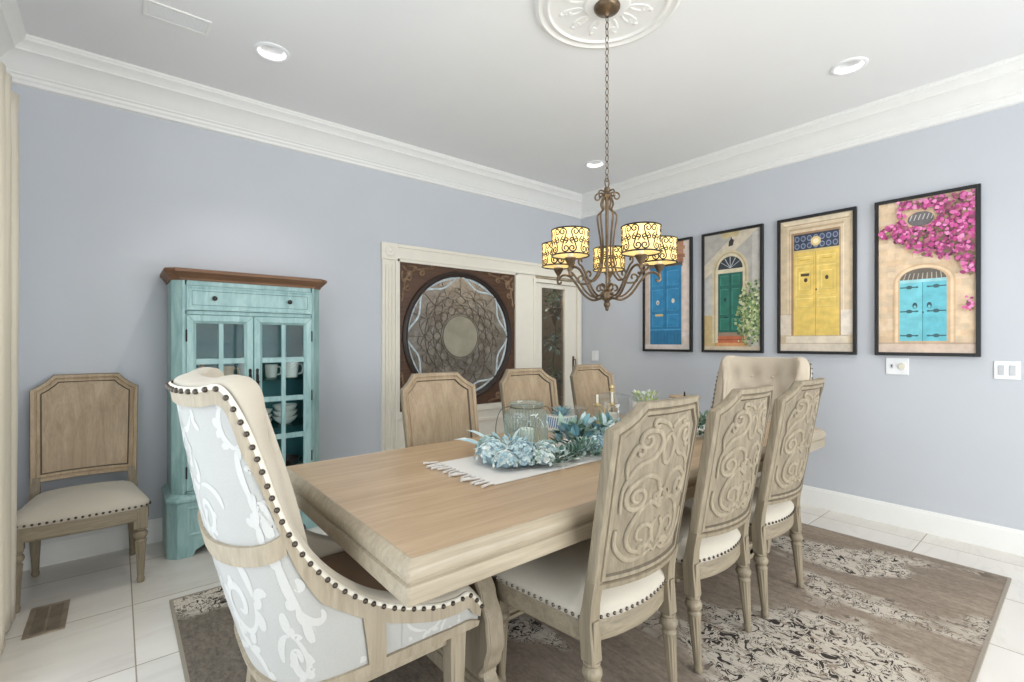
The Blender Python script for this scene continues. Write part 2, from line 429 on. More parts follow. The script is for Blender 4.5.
# ------------------------------------------------------------------ room shell
XW, YS, H = -4.935, -6.4, 3.05
def wbox(name, m, *bs, bevel=None):
    b = MB()
    for q in bs: b.box(*q)
    return struct(b.build(name, m, smooth=False, bevel=bevel))
wbox('floor', M['floor'], (XW - .1, 1.2, YS - .1, 1.3, -.1, 0))
DL = [(-3.649, -.872), (-.837, -2.999), (-.795, -.905), (-3.649, -2.999)]
b = MB(); RH = .072
def cell_rects():
    out = []; xb = [XW - .1, -3.78, -3.52, -.98, -.66, 1.2]; yb_ = [YS - .1, -3.14, -2.86, -1.04, -.74, 1.3]
    for i in range(len(xb) - 1):
        for j in range(len(yb_) - 1):
            cxm, cym = (xb[i] + xb[i + 1]) / 2, (yb_[j] + yb_[j + 1]) / 2
            hit = [d for d in DL if xb[i] < d[0] < xb[i + 1] and yb_[j] < d[1] < yb_[j + 1]]
            out.append((xb[i], xb[i + 1], yb_[j], yb_[j + 1], hit))
    return out
for x0, x1, y0, y1, hit in cell_rects():
    if not hit: b.add([(x0, y0, H), (x1, y0, H), (x1, y1, H), (x0, y1, H)], [(0, 1, 2, 3)]); continue
    hx, hy_ = hit[0]; n = 40; ci = []; so_ = []
    for a in sorted([2 * PI * (i + .013) / n for i in range(n)] + [math.atan2(q[1] - hy_, q[0] - hx) % (2 * PI) for q in ((x0, y0), (x1, y0), (x1, y1), (x0, y1))]):
        c_, s_ = math.cos(a), math.sin(a)
        k = min(((x1 - hx) if c_ > 0 else (x0 - hx)) / (c_ if abs(c_) > 1e-6 else 1e-6), ((y1 - hy_) if s_ > 0 else (y0 - hy_)) / (s_ if abs(s_) > 1e-6 else 1e-6))
        ci.append((hx + RH * c_, hy_ + RH * s_, H)); so_.append((hx + k * c_, hy_ + k * s_, H))
    b.loft([ci, so_], cap=False)
b.box(XW - .1, 1.2, YS - .1, 1.3, H + .12, H + .2)
b.box(XW - .1, XW, YS - .1, 1.3, H + .001, H + .12); b.box(1.1, 1.2, YS - .1, 1.3, H + .001, H + .12); b.box(XW, 1.1, YS - .1, YS, H + .001, H + .12); b.box(XW, 1.1, 1.2, 1.3, H + .001, H + .12)
struct(b.build('ceiling', M['ceiling'], smooth=False))
OX0, OX1, OZ = -2.45, -.06, 2.10           # opening for the white entry unit
wbox('wall_north', M['wall'], (XW - .1, OX0, 0, .1, 0, H), (OX0, OX1, 0, .1, OZ, H), (OX1, .1, 0, .1, 0, H))
wbox('wall_east', M['wall'], (0, .1, YS - .1, 0, 0, H))
WY0, WY1, WZ0, WZ1 = -3.9, -1.02, .12, 2.44   # west window
wbox('wall_west', M['wall'], (XW - .1, XW, YS - .1, WY0, 0, H), (XW - .1, XW, WY1, 0, 0, H), (XW - .1, XW, WY0, WY1, 0, WZ0), (XW - .1, XW, WY0, WY1, WZ1, H))
SX0, SX1, SZ0, SZ1 = -4.2, -.6, .1, 2.5
wbox('wall_south', M['wall'], (XW - .1, SX0, YS - .1, YS, 0, H), (SX1, .1, YS - .1, YS, 0, H), (SX0, SX1, YS - .1, YS, 0, SZ0), (SX0, SX1, YS - .1, YS, SZ1, H))
wbox('wall_hall', M['hall'], (-3.2, 1.1, 1.1, 1.2, 0, H), (-3.3, -3.2, .1, 1.2, 0, H), (1.0, 1.1, .1, 1.1, 0, H), (.1, 1.0, 0, .1, 0, H))

def window_frame(name, fn, a0, a1, z0, z1, na, nz):
    b = MB(); w = .06
    def q(A0, A1, Z0, Z1, d=.04):
        p = [fn(A0, -d), fn(A1, d)]
        b.box(min(p[0][0], p[1][0]), max(p[0][0], p[1][0]), min(p[0][1], p[1][1]), max(p[0][1], p[1][1]), Z0, Z1)
    q(a0, a0 + w, z0, z1); q(a1 - w, a1, z0, z1); q(a0, a1, z0, z0 + w); q(a0, a1, z1 - w, z1)
    for i in range(1, na):
        c = a0 + (a1 - a0) * i / na; q(c - .02, c + .02, z0 + w, z1 - w, .02)
    for i in range(1, nz):
        c = z0 + (z1 - z0) * i / nz; q(a0 + w, a1 - w, c - .015, c + .015, .015)
    o = struct(b.build(name, M['trim'], smooth=False))
    g = MB(); p = [fn(a0 + w, -.002), fn(a1 - w, .002)]
    g.box(min(p[0][0], p[1][0]), max(p[0][0], p[1][0]), min(p[0][1], p[1][1]), max(p[0][1], p[1][1]), z0 + w, z1 - w)
    g.build('window_pane', M['window_glass'], o, smooth=False)
window_frame('window_1', lambda a, d: (XW - .05 + d, a), WY0, WY1, WZ0, WZ1, 4, 4)
window_frame('window_added', lambda a, d: (a, YS - .05 + d), SX0, SX1, SZ0, SZ1, 5, 4)  # unseen window, put in large to even out the light

# crown moulding: (drop from ceiling, projection from the wall)
CP = [(.0, .185), (.012, .185), (.02, .178), (.03, .178), (.038, .168), (.05, .150), (.066, .138), (.075, .138), (.082, .118), (.10, .094), (.125, .068), (.155, .048), (.165, .040), (.172, .040), (.18, .030), (.195, .028), (.205, .020), (.222, .018), (.228, .0), (.0, .0)]
def crown(name, fn):
    b = MB(); b.loft([[fn(0, p, H - d) for d, p in CP], [fn(1, p, H - d) for d, p in CP]])
    struct(b.build(name, M['trim'], angle=25))
crown('trim_1', lambda t, p, z: ((XW + p) if t == 0 else -p, -p, z))
crown('trim_2', lambda t, p, z: (-p, (YS + p) if t == 0 else -p, z))
crown('trim_3', lambda t, p, z: (XW + p, (YS + p) if t == 0 else -p, z))
BP = [(0, 0), (.016, 0), (.016, .115), (.013, .125), (.013, .132), (.008, .140), (.006, .152), (0, .155)]
def base(name, fn):
    b = MB(); b.loft([[fn(0, p, z) for p, z in BP], [fn(1, p, z) for p, z in BP]])
    struct(b.build(name, M['trim'], angle=25))
base('baseboard_north', lambda t, p, z: (XW + .016 if t == 0 else -2.58, -p, z))
base('baseboard_east', lambda t, p, z: (-p, YS if t == 0 else -.016, z))
base('baseboard_west', lambda t, p, z: (XW + p, YS if t == 0 else 0, z))

# ------------------------------------------------------------------ white entry unit with round leaded window
b = MB()
Yf = -.022
b.box(-2.575, -2.555, Yf - .008, .05, 0, 2.06); b.box(-2.45, -2.43, Yf - .008, .1, 0, 2.06); b.box(-2.555, -2.45, Yf + .006, .05, 0, 2.06)
for i in range(3):
    x = -2.54 + i * .029; b.box(x, x + .014, Yf - .004, Yf + .01, .2, 2.02)
b.box(-2.58, -2.43, Yf - .012, .05, 2.06, 2.205)                                   # rosette block
b.lathe([(.05, 0), (.05, -.006), (.038, -.010), (.03, -.006), (.018, -.006), (.01, -.012), (.001, -.013)], (-2.505, Yf - .012, 2.133), 20, axis='y')
b.box(-2.43, -.02, Yf, .1, 2.075, 2.205); b.box(-2.43, -.02, Yf - .014, .0, 2.175, 2.205); b.box(-2.43, -.02, Yf - .008, .0, 2.075, 2.095)
struct(b.build('trim_4', M['cream_trim'], smooth=True, bevel=.002))
b = MB()
b.box(-1.03, -.76, Yf + .006, .08, 0, 2.075); b.box(-.80, -.76, Yf - .006, .08, 0, 2.04); b.box(-.80, -.02, Yf - .004, .08, 2.0, 2.04); b.box(-.085, -.02, Yf - .006, .08, 0, 2.0)
b.box(-2.43, -1.03, Yf + .006, .08, 0, .70); b.box(-2.43, -1.03, Yf - .012, .0, .64, .70)
for x0, x1 in ((-2.36, -1.78), (-1.70, -1.10)):                                   # raised wainscot panels
    for q in ((x0, x1, .10, .13), (x0, x1, .53, .56), (x0, x0 + .03, .13, .53), (x1 - .03, x1, .13, .53)):
        b.box(q[0], q[1], Yf - .006, .01, q[2], q[3])
b.box(-2.43, -2.405, Yf, .08, .70, 2.075); b.box(-1.055, -1.03, Yf, .08, .70, 2.075); b.box(-2.43, -1.03, Yf, .08, 2.05, 2.075)
struct(b.build('trim_5', M['cream_trim'], bevel=.002))
b = MB()
dx0, dx1, px0, px1, pz0, pz1 = -.755, -.09, -.665, -.275, .22, 1.955
b.box(dx0, px0, 0, .045, .01, 1.995); b.box(px1, dx1, 0, .045, .01, 1.995); b.box(px0, px1, 0, .045, pz1, 1.995); b.box(px0, px1, 0, .045, .01, pz0)
for q in ((px0 - .012, px0 + .008, pz0, pz1), (px1 - .008, px1 + .012, pz0, pz1), (px0, px1, pz0 - .012, pz0 + .008), (px0, px1, pz1 - .008, pz1 + .012)):
    b.box(q[0], q[1], -.006, .05, q[2], q[3])
door = struct(b.build('door_1', M['cream_trim'], bevel=.002))
g = MB(); g.box(px0 + .004, px1 - .004, .018, .024, pz0, pz1); g.build('glass_pane', M['side_glass'], door, smooth=False)
g = MB(); g.box(-.155, -.125, -.006, .0, .96, 1.16); g.tube([(-.14, -.006, 1.13), (-.14, -.04, 1.12), (-.14, -.044, 1.06), (-.14, -.04, 1.0), (-.14, -.006, .99)], .007)
g.build('door_handle', M['bronze'], door)

cx, cz, R = -1.735, 1.385, .612
pan = thing('carved_window_panel', 'dark carved square wood panel holding a round leaded glass window, set in the white paneling', 'window panel', (cx, 0, cz))
sq = (-2.405 - cx, -1.055 - cx, .70 - cz, 2.05 - cz)
b = MB(); n = 64; vs = []; fs = []
def sqp(a):
    c, s = math.cos(a), math.sin(a)
    k = min((sq[1] if c > 0 else -sq[0]) / max(abs(c), 1e-6), (sq[3] if s > 0 else -sq[2]) / max(abs(s), 1e-6))
    return c * k, s * k
angs = sorted([2 * PI * i / n for i in range(n)] + [math.atan2(z, x) % (2 * PI) for x in sq[:2] for z in sq[2:]])
L1 = [(R * math.cos(a), .0, R * math.sin(a)) for a in angs]; L2 = [(sqp(a)[0], 0., sqp(a)[1]) for a in angs]
L3 = [(x, .04, z) for x, y, z in L2]; L4 = [(x, .04, z) for x, y, z in L1]
b.loft([L1, L2, L3, L4], closed=True); b.build('panel_board', M['carved_dark'], pan, angle=30)
b = MB(); rp = [(R + .026, 0), (R + .026, -.016), (R + .014, -.028), (R + .002, -.030), (R - .008, -.020), (R - .016, -.020), (R - .026, -.01), (R - .026, .03), (R + .026, .03)]
b.grid(lambda u, v: ((lambda r, h: (r * math.cos(2 * PI * u), h, r * math.sin(2 * PI * u)))(*rp[int(round(v * len(rp))) % len(rp)])), 72, len(rp), cu=True, cv=True)
b.build('round_frame', M['ring_dark'], pan)
b = MB(); Rg = R - .022
b.grid(lambda u, v: (Rg * (v + .001) * math.cos(2 * PI * u), .016, Rg * (v + .001) * math.sin(2 * PI * u)), 64, 6, cu=True)
glass = b.build('leaded_glass', M['leaded'], pan)
b = MB(); b.grid(lambda u, v: (.2 * (v + .001) * math.cos(2 * PI * u), .012, .2 * (v + .001) * math.sin(2 * PI * u)), 48, 3, cu=True)
b.build('centre_roundel', M['centre_glass'], glass)
b = MB()
def came(p2, w=.0024): b.ribbon([(x, .0125, z) for x, z in p2], (0, -1, 0), w, .004, 5)
def circ(r, n=64, cx_=0, cz_=0): return [(cx_ + r * math.cos(2 * PI * i / n), cz_ + r * math.sin(2 * PI * i / n)) for i in range(n + 1)]
for r in (.203, .225, .31, .40): came(circ(r))
for i in range(16):
    a = 2 * PI * i / 16; ca, sa = math.cos(a), math.sin(a)
    def pol(r, da): return (r * math.cos(a + da), r * math.sin(a + da))
    came([(ca * .40, sa * .40), (ca * .5, sa * .5), (ca * .56, sa * .56)])
    came([pol(.225 + .085 * t, .17 * math.sin(PI * t)) for t in [k / 8 for k in range(9)]], .0026)
    came([pol(.225 + .085 * t, -.17 * math.sin(PI * t)) for t in [k / 8 for k in range(9)]], .0026)
    came([pol(.31 + .09 * t, .15 * math.sin(PI * t)) for t in [k / 8 for k in range(9)]], .0024)
    came([pol(.31 + .09 * t, -.15 * math.sin(PI * t)) for t in [k / 8 for k in range(9)]], .0024)
    came(circ(.016, 10, *pol(.355, .196)), .003); came(circ(.014, 10, *pol(.27, .196)), .003)
    came([pol(.40 + .05 * math.sin(PI * t), .39 * t) for t in [k / 8 for k in range(9)]], .0024)
    came([pol(.46, 0), pol(.48, .1), pol(.46, .2)], .003)
b.build('lead_cames', M['lead'], glass)
b = MB()
for i in range(8):
    a0 = 2 * PI * (i + .5) / 8
    pts = [((.588 - .085 * math.sin(PI * t) ** 1.4) * math.cos(a0 + (t - .5) * .74), (.588 - .085 * math.sin(PI * t) ** 1.4) * math.sin(a0 + (t - .5) * .74)) for t in [k / 16 for k in range(17)]]
    b.ribbon([(x, .0125, z) for x, z in pts], (0, -1, 0), .010, .007)
    pts = [((.576) * math.cos(a0 + (t - .5) * .70), .576 * math.sin(a0 + (t - .5) * .70)) for t in [k / 16 for k in range(17)]]
    b.ribbon([(x, .0125, z) for x, z in pts], (0, -1, 0), [.004 + .010 * math.sin(PI * k / 16) for k in range(17)], .006)
b.build('bevelled_border', M['bevel_glass'], glass)
for sx in (-1, 1):
    for sz in (-1, 1):
        b = MB(); ox = sq[0] if sx < 0 else sq[1]; oz = sq[2] if sz < 0 else sq[3]
        def T(p): return [(ox - sx * (x), -.001, oz - sz * z) for x, z in p]
        for st in (scroll([(.10, .10), (.16, .06), (.22, .05)], end=(.03, .008, 1.2, 1)), scroll([(.10, .10), (.06, .16), (.05, .22)], end=(.03, .008, 1.2, -1)),
                   scroll([(.22, .05), (.28, .035), (.33, .03)], end=(.02, .006, 1, -1)), scroll([(.05, .22), (.035, .28), (.03, .33)], end=(.02, .006, 1, 1)),
                   scroll([(.03, .03), (.07, .07), (.11, .11)], end=(.03, .008, 1.1, 1)), scroll([(.08, .03), (.12, .025), (.16, .03)], end=(.015, .005, 1, 1)), scroll([(.03, .08), (.025, .12), (.03, .16)], end=(.015, .005, 1, -1))):
            b.ribbon(T(st), (0, -1, 0), .011, .012)
        b.ball((ox - sx * .1, -.004, oz - sz * .1), (.035, .014, .035))
        b.build('corner_carving', M['carved_gilt'], pan)
# plant hanging in the hall behind the sidelight
pl = thing('hanging_plant', 'leafy plant in a cone basket hanging behind the narrow glass door pane', 'plant', (-.26, .19, 0))
b = MB(); b.lathe([(.01, 1.53), (.03, 1.6), (.085, 1.72), (.09, 1.74), (.075, 1.735), (.02, 1.64)], n=14)
b.tube([(-.08, 0, 1.73), (0, 0, 2.1), (0, 0, 3.05)], .003); b.tube([(.08, 0, 1.73), (0, 0, 2.1)], .003); b.build('basket', M['clay'], pl)
b = MB()
for i in range(230):
    z = rnd.choice([rnd.uniform(1.72, 1.95), rnd.uniform(1.2, 1.5), rnd.uniform(.75, 1.0), rnd.uniform(.6, 1.9)])
    a = rnd.uniform(0, 2 * PI); r = rnd.uniform(.0, .11); b.cur = LI[rnd.choice(['mid', 'dark', 'green', 'teal', 'pale'])]
    b.leaf((r * math.cos(a), r * math.sin(a), z), (math.cos(a), math.sin(a), rnd.uniform(-1, .6)), (0, 0, 1), rnd.uniform(.06, .12), rnd.uniform(.03, .06))
b.tube([(0, 0, 1.7), (.04, .02, 1.4), (-.03, 0, 1.1), (.02, 0, .8), (0, 0, .55)], .006)
b.build('foliage', LM, pl)

# ------------------------------------------------------------------ ceiling things
b = MB()
med = thing('ceiling_medallion', 'round white plaster medallion above the chandelier', 'ceiling medallion', (-2.444, -2.404, H))
b.lathe([(.366, 0), (.366, -.012), (.358, -.020), (.345, -.022), (.335, -.014), (.32, -.012), (.312, -.020), (.298, -.022), (.288, -.012), (.25, -.008), (.12, -.008), (.11, -.02), (.09, -.024), (.001, -.024)], n=64)
b.build('plaster_disc', M['trim'], med)
b = MB()
for i in range(12):
    a = 2 * PI * i / 12
    for st in (scroll([(.115, 0), (.15, .018), (.20, .02)], end=(.018, .005, 1.1, -1)), scroll([(.115, 0), (.15, -.018), (.20, -.02)], end=(.018, .005, 1.1, 1))):
        b.ribbon([(x * math.cos(a) - y * math.sin(a), x * math.sin(a) + y * math.cos(a), -.0075) for x, y in st], (0, 0, -1), .009, .005)
    b.ball((.235 * math.cos(a), .235 * math.sin(a), -.010), (.014, .014, .005))
b.build('relief_leaves', M['trim'], med)

def downlight(x, y, label):
    t = thing('recessed_downlight', label, 'ceiling light', (x, y, H), 0, 'recessed ceiling lights')
    b = MB(); b.lathe([(.0725, .0), (.098, .0), (.098, -.005), (.090, -.009), (.078, -.008), (.0715, -.001), (.0705, .085), (.0725, .085)], n=40, cap=False); b.build('trim_ring', M['plate'], t)
    b = MB(); b.lathe([(.0705, .084), (.04, .080), (.001, .078)], n=28); b.build('lens', M['downlight'], t)
downlight(-3.649, -.872, 'round recessed ceiling light over the teal cabinet, beside the ceiling grille')
downlight(-.837, -2.999, 'round recessed ceiling light nearest the four door pictures')
downlight(-.795, -.905, 'round recessed ceiling light behind the chandelier chain, over the room corner')
downlight(-3.649, -2.999, 'round recessed ceiling light above the wing-backed chair')
b = MB(); gv = thing('ceiling_grille', 'flat white rectangular grille in the ceiling near the window corner', 'vent', (-4.11, -.885, H))
b.box(-.145, .145, -.075, -.06, -.008, 0); b.box(-.145, .145, .06, .075, -.008, 0); b.box(-.145, -.13, -.06, .06, -.008, 0); b.box(.13, .145, -.06, .06, -.008, 0)
b.build('grille_frame', M['trim'], gv, bevel=.002)
b = MB()
for i in range(11): b.box(-.13, .13, -.058 + i * .0108, -.051 + i * .0108, -.006, -.001)
b.build('louver_slats', M['ceiling'], gv, smooth=False)

# ------------------------------------------------------------------ floor vent
fv = thing('floor_register', 'bronze rectangular floor vent in the marble tile before the corner chair', 'floor vent', (-4.616, -.775, 0), math.radians(0))
b = MB(); w, h = .072, .16
b.box(-w, w, -h, -h + .022, 0, .006); b.box(-w, w, h - .022, h, 0, .006); b.box(-w, -w + .022, -h + .022, h - .022, 0, .006); b.box(w - .022, w, -h + .022, h - .022, 0, .006)
b.build('register_frame', M['vent_metal'], fv, bevel=.002)
b = MB()
b.box(-w + .02, w - .02, -h + .02, h - .02, .0, .0015); b.cur = 1
for i in range(26): b.box(-w + .02, w - .02, -h + .026 + i * .0107, -h + .030 + i * .0107, .0015, .0045)
b.box(-.004, .004, -h + .02, h - .02, .0015, .005)
b.build('louver', [M['vent_dark'], M['vent_metal']], fv, smooth=False)

# ------------------------------------------------------------------ curtain
b = MB()
def curt(u, v):
    y = -.67 - u * .74; z = .012 + v * 2.5
    pinch = 1 - .10 * math.exp(-((z - 2.38) / .06) ** 2)
    amp = .045 * (.65 + .35 * v); ph = u * 2 * PI * 7
    x = -4.765 + amp * .8 * math.sin(ph) * pinch + .008 * math.sin(ph * .37 + 2 * v)
    y += .02 * math.sin(ph * 2) + .03 * (1 - v) * u - .03 * (1 - pinch) * 5 * (1 - u)
    return (x, y, z)
b.grid(curt, 160, 26)
cu = b.build('curtain', M['curtain']); tag(cu, 'long cream pleated curtain hanging at the window, behind the corner chair', 'curtain')
sm = cu.modifiers.new('thick', 'SOLIDIFY'); sm.thickness = .004
rod = thing('curtain_rod', 'thin bronze curtain rod across the top of the window', 'curtain rod', (-4.765, -2.4, 2.53))
b = MB(); b.tube([(0, -1.75, 0), (0, 1.78, 0)], .014, 12); b.build('pole', M['bronze'], rod)
for s in (-1.7, 1.70):
    b = MB(); b.tube([(-.168, s, 0), (0, s, 0)], .008); b.build('bracket', M['bronze'], rod)

# ------------------------------------------------------------------ wall plates
def eplate(name, label, cat, y0, y1, z0, z1, kind):
    yc, zc = (y0 + y1) / 2, (z0 + z1) / 2; hy, hz = abs(y0 - y1) / 2, abs(z1 - z0) / 2
    t = thing(name, label, cat, (0, yc, zc))
    b = MB(); b.box(-.006, 0, -hy, hy, -hz, hz); b.build('wall_plate', M['plate'], t, bevel=.003)
    if kind == 'dimmer':
        b = MB(); b.lathe([(.022, 0), (.022, -.010), (.019, -.016), (.001, -.017)], (-.006, -.030, 0), 20, axis='x'); b.build('dimmer_knob', M['knob_cream'], t)
        b = MB(); b.box(-.009, -.006, .022, .038, -.016, .016); b.build('toggle_surround', M['plate_grey'], t); b = MB(); b.box(-.016, -.009, .027, .033, -.004, .008); b.build('toggle', M['vent_dark'], t)
    else:
        for y in ((-.025, .025) if kind == 'double' else (0,)):
            b = MB(); b.box(-.010, -.006, y - .014, y + .014, -.032, .032); b.build('rocker', M['plate_grey'] if kind == 'double' else M['plate'], t, bevel=.001)
eplate('dimmer_switch', 'white wall plate with round dimmer knob under the bougainvillea door picture', 'switch', -2.999, -3.131, 1.095, 1.216, 'dimmer')
eplate('light_switch', 'white double switch plate on the blue wall past the last door picture', 'switch', -3.56, -3.678, 1.093, 1.208, 'double')
eplate('wall_switch', 'small white switch plate near the room corner, beside the narrow glass door', 'switch', -.175, -.275, 1.11, 1.228, 'single')

# ------------------------------------------------------------------ framed door photographs
PC = {}
def pcol(c):
    k = tuple(int(x * .86 + y * .14) for x, y in zip(c, (228, 220, 208)))  # pales every print colour, painting in glare from the cover glass
    if k not in PC: PC[k] = plain('print_%d_%d_%d' % k, k, .4, var=.13, scale=16, spec=.3)
    return PC[k]
PW, PH = .565, 1.128
class Pic:
    def __init__(self, label, yc, zc):
        self.t = thing('framed_picture', label, 'picture', (0, yc, zc), 0, 'door photographs on the blue wall')
        b = MB(); fw = .023
        for (a0, a1, c0, c1) in ((-PW / 2, -PW / 2 + fw, -PH / 2, PH / 2), (PW / 2 - fw, PW / 2, -PH / 2, PH / 2), (-PW / 2 + fw, PW / 2 - fw, -PH / 2, -PH / 2 + fw), (-PW / 2 + fw, PW / 2 - fw, PH / 2 - fw, PH / 2)):
            b.box(-.032, -.002, a0, a1, c0, c1)
        b.build('picture_frame', M['black_frame'], self.t, bevel=.0015)
        self.b = MB(); self.mats = []; self.w = .016; self.iw = PW - 2 * fw; self.ih = PH - 2 * fw
    def fn(self, u, v, w): return (-w, -(u - .5) * self.iw, (v - .5) * self.ih)
    def poly(self, pts, c):
        m = pcol(c)
        if m not in self.mats: self.mats.append(m)
        self.b.cur = self.mats.index(m); self.w += .000025
        self.b.flat(pts, self.fn, self.w)
    def rect(self, u0, u1, v0, v1, c): self.poly([(u0, v0), (u1, v0), (u1, v1), (u0, v1)], c)
    def arch(self, u0, u1, v0, vs, v1, c, n=20):
        uc, r = (u0 + u1) / 2, (u1 - u0) / 2
        self.poly([(u0, v0), (u1, v0)] + [(uc + r * math.cos(PI * i / n), vs + (v1 - vs) * math.sin(PI * i / n)) for i in range(n + 1)], c)
    def oval(self, uc, vc, ru, rv, c, n=20): self.poly([(uc + ru * math.cos(2 * PI * i / n), vc + rv * math.sin(2 * PI * i / n)) for i in range(n)], c)
    def panel(self, u0, u1, v0, v1, c, hi, lo, e=.012):
        f = self.iw / self.ih
        self.rect(u0, u1, v0, v1, lo); self.rect(u0, u1 - e * .6, v0 + e * .4 * f, v1, hi); self.rect(u0 + e, u1 - e, v0 + e * f, v1 - e * f, c)
    def blot(self, u, v, s, cols, n=6):
        r = self.iw / self.ih; a0 = rnd.uniform(0, 6)
        self.poly([(min(.995, max(.005, u + s * rnd.uniform(.6, 1.1) * math.cos(a0 + 2 * PI * i / n))), min(.997, max(.003, v + s * r * rnd.uniform(.6, 1.1) * math.sin(a0 + 2 * PI * i / n)))) for i in range(n)], rnd.choice(cols))
    def done(self): self.b.build('photo_print', self.mats, self.t, smooth=False)

zc = 1.797
# blue door
p = Pic('framed photo of a blue double door, nearest the room corner behind the chandelier', -1.19, zc)
p.rect(0, 1, 0, 1, (214, 196, 182)); p.rect(.0, .10, 0, 1, (196, 178, 164)); p.rect(.86, 1, .0, 1, (222, 206, 196)); p.rect(.1, .86, .80, 1, (172, 118, 88))
for i in range(5):
    for j in range(4): p.rect(.12 + j * .185 + (i % 2) * .05, .285 + j * .185 + (i % 2) * .05, .81 + i * .038, .842 + i * .038, rnd.choice([(150, 96, 70), (186, 134, 100), (134, 90, 70)]))
p.rect(.10, .84, .77, .81, (86, 78, 76)); p.rect(.12, .82, .05, .78, (28, 112, 164))
bl, bh, bd = (34, 122, 176), (66, 152, 202), (14, 78, 124)
for u0, u1 in ((.17, .43), (.51, .77)):
    p.panel(u0, u1, .60, .74, bl, bh, bd); p.panel(u0, u1, .36, .57, bl, bh, bd); p.panel(u0, u1, .21, .33, bl, bh, bd)
p.rect(.12, .82, .045, .18, (30, 106, 154)); p.rect(.12, .82, .18, .19, bh)
for k in range(9): p.rect(.14 + k * .075, .146 + k * .075, .05, .17, bd)
p.rect(.462, .474, .19, .78, bd)
p.oval(.30, .445, .035, .022, (218, 214, 196)); p.oval(.64, .455, .035, .022, (218, 214, 196)); p.oval(.30, .443, .018, .012, (150, 140, 116))
p.rect(.24, .42, .315, .335, (206, 184, 120)); p.rect(.0, 1, 0, .045, (214, 204, 198)); p.rect(.84, 1, .12, .155, (226, 214, 208))
p.done()
# green door
p = Pic('framed photo of an arched green door with a leafy bush', -1.858, zc)
p.rect(0, 1, 0, 1, (176, 172, 164)); p.poly([(0, .62), (0, .74), (.62, 1), (.98, 1)], (212, 200, 178)); p.poly([(.3, 1), (.35, .95), (.62, .96), (.66, 1)], (198, 180, 132))
p.rect(.86, .98, .0, .97, (198, 194, 186)); p.rect(.0, .2, .30, .62, (188, 186, 182)); p.rect(0, .26, 0, .30, (196, 170, 118)); p.rect(.20, .25, 0, .30, (166, 140, 98))
for r_, c in ((.0, (206, 192, 156)), (.035, (182, 164, 126)), (.06, (218, 206, 174))):
    p.arch(.15 + r_, .80 - r_, .06, .66, .85 - r_ * .5, c)
p.arch(.26, .70, .10, .69, .795, (34, 40, 48)); 
for a in (35, 62, 90, 118, 145):
    c, s = math.cos(math.radians(a)), math.sin(math.radians(a)); p.poly([(.475, .695), (.49, .695), (.48 + .2 * c + .01, .695 + .095 * s), (.48 + .2 * c - .01, .695 + .095 * s)], (170, 176, 182))
p.rect(.24, .72, .655, .69, (222, 210, 178)); p.rect(.27, .69, .14, .655, (24, 92, 78))
for u0, u1 in ((.30, .46), (.51, .66)):
    for v0, v1 in ((.55, .635), (.30, .52), (.17, .27)): p.panel(u0, u1, v0, v1, (30, 104, 88), (56, 134, 114), (12, 58, 52))
p.rect(.478, .488, .14, .655, (12, 54, 48)); p.oval(.39, .43, .022, .016, (20, 44, 44)); p.rect(.36, .44, .27, .282, (18, 40, 40))
p.rect(.27, .72, .115, .15, (150, 120, 100)); p.rect(.26, .73, .06, .118, (190, 96, 62)); p.rect(.25, .74, .085, .092, (138, 66, 46)); p.rect(.22, .8, .03, .062, (214, 150, 96)); p.rect(0, 1, 0, .032, (206, 190, 164))
p.poly([(.45, .88), (.53, .885), (.55, .93), (.5, .945), (.46, .925)], (38, 34, 32)); p.rect(.49, .51, .93, .955, (40, 36, 34))
for i in range(620):
    u = rnd.gauss(.84, .13); v = rnd.gauss(.30, .13)
    if v > .58 or v < .03 or u < .54 + abs(v - .25) * .5: continue
    p.blot(u, v, rnd.uniform(.018, .035), [(96, 126, 76), (142, 166, 104), (178, 192, 130), (62, 92, 58), (206, 212, 166), (120, 148, 92)])
p.done()
# yellow door
p = Pic('framed photo of a yellow double door with a blue transom', -2.541, zc)
p.rect(0, 1, 0, 1, (222, 200, 168)); p.poly([(0, 0), (.10, 0), (.10, .95), (0, 1)], (206, 184, 152)); p.poly([(0, 1), (.10, .95), (.90, .95), (1, 1)], (232, 214, 184)); p.rect(.04, .955, .955, .965, (190, 164, 130))
p.rect(.125, .14, .12, .93, (196, 170, 136)); p.rect(.87, .885, .12, .93, (236, 220, 194)); p.rect(.13, .88, .92, .935, (194, 166, 132))
p.rect(.16, .84, .10, .90, (156, 122, 86)); p.rect(.19, .83, .10, .875, (196, 168, 128)); p.rect(.20, .82, .76, .885, (36, 44, 66))
for i in range(7):
    for j in range(2): p.oval(.245 + i * .088, .795 + j * .055, .036, .022, (120, 136, 166)); p.oval(.245 + i * .088, .795 + j * .055, .024, .014, (52, 62, 92))
p.oval(.51, .822, .07, .036, (226, 196, 130)); p.oval(.51, .822, .04, .02, (246, 232, 190)); p.rect(.19, .83, .745, .765, (214, 184, 110))
yb, yh, yd = (228, 194, 92), (244, 218, 132), (184, 144, 52)
p.rect(.20, .82, .115, .745, yb)
for u0, u1 in ((.225, .485), (.535, .795)):
    p.panel(u0, u1, .655, .715, yb, yh, yd); p.panel(u0, u1, .42, .64, yb, yh, yd); p.panel(u0 + .05, u1 - .05, .46, .60, yb, yh, yd); p.panel(u0, u1, .33, .40, yb, yh, yd); p.rect(u0 + .06, u1 - .06, .685, .69, yd)
p.rect(.505, .513, .115, .745, yd); p.rect(.30, .42, .565, .585, (60, 46, 30)); p.oval(.37, .535, .026, .016, (56, 42, 30)); p.oval(.66, .545, .024, .016, (56, 42, 30)); p.oval(.515, .46, .012, .008, (70, 52, 34))
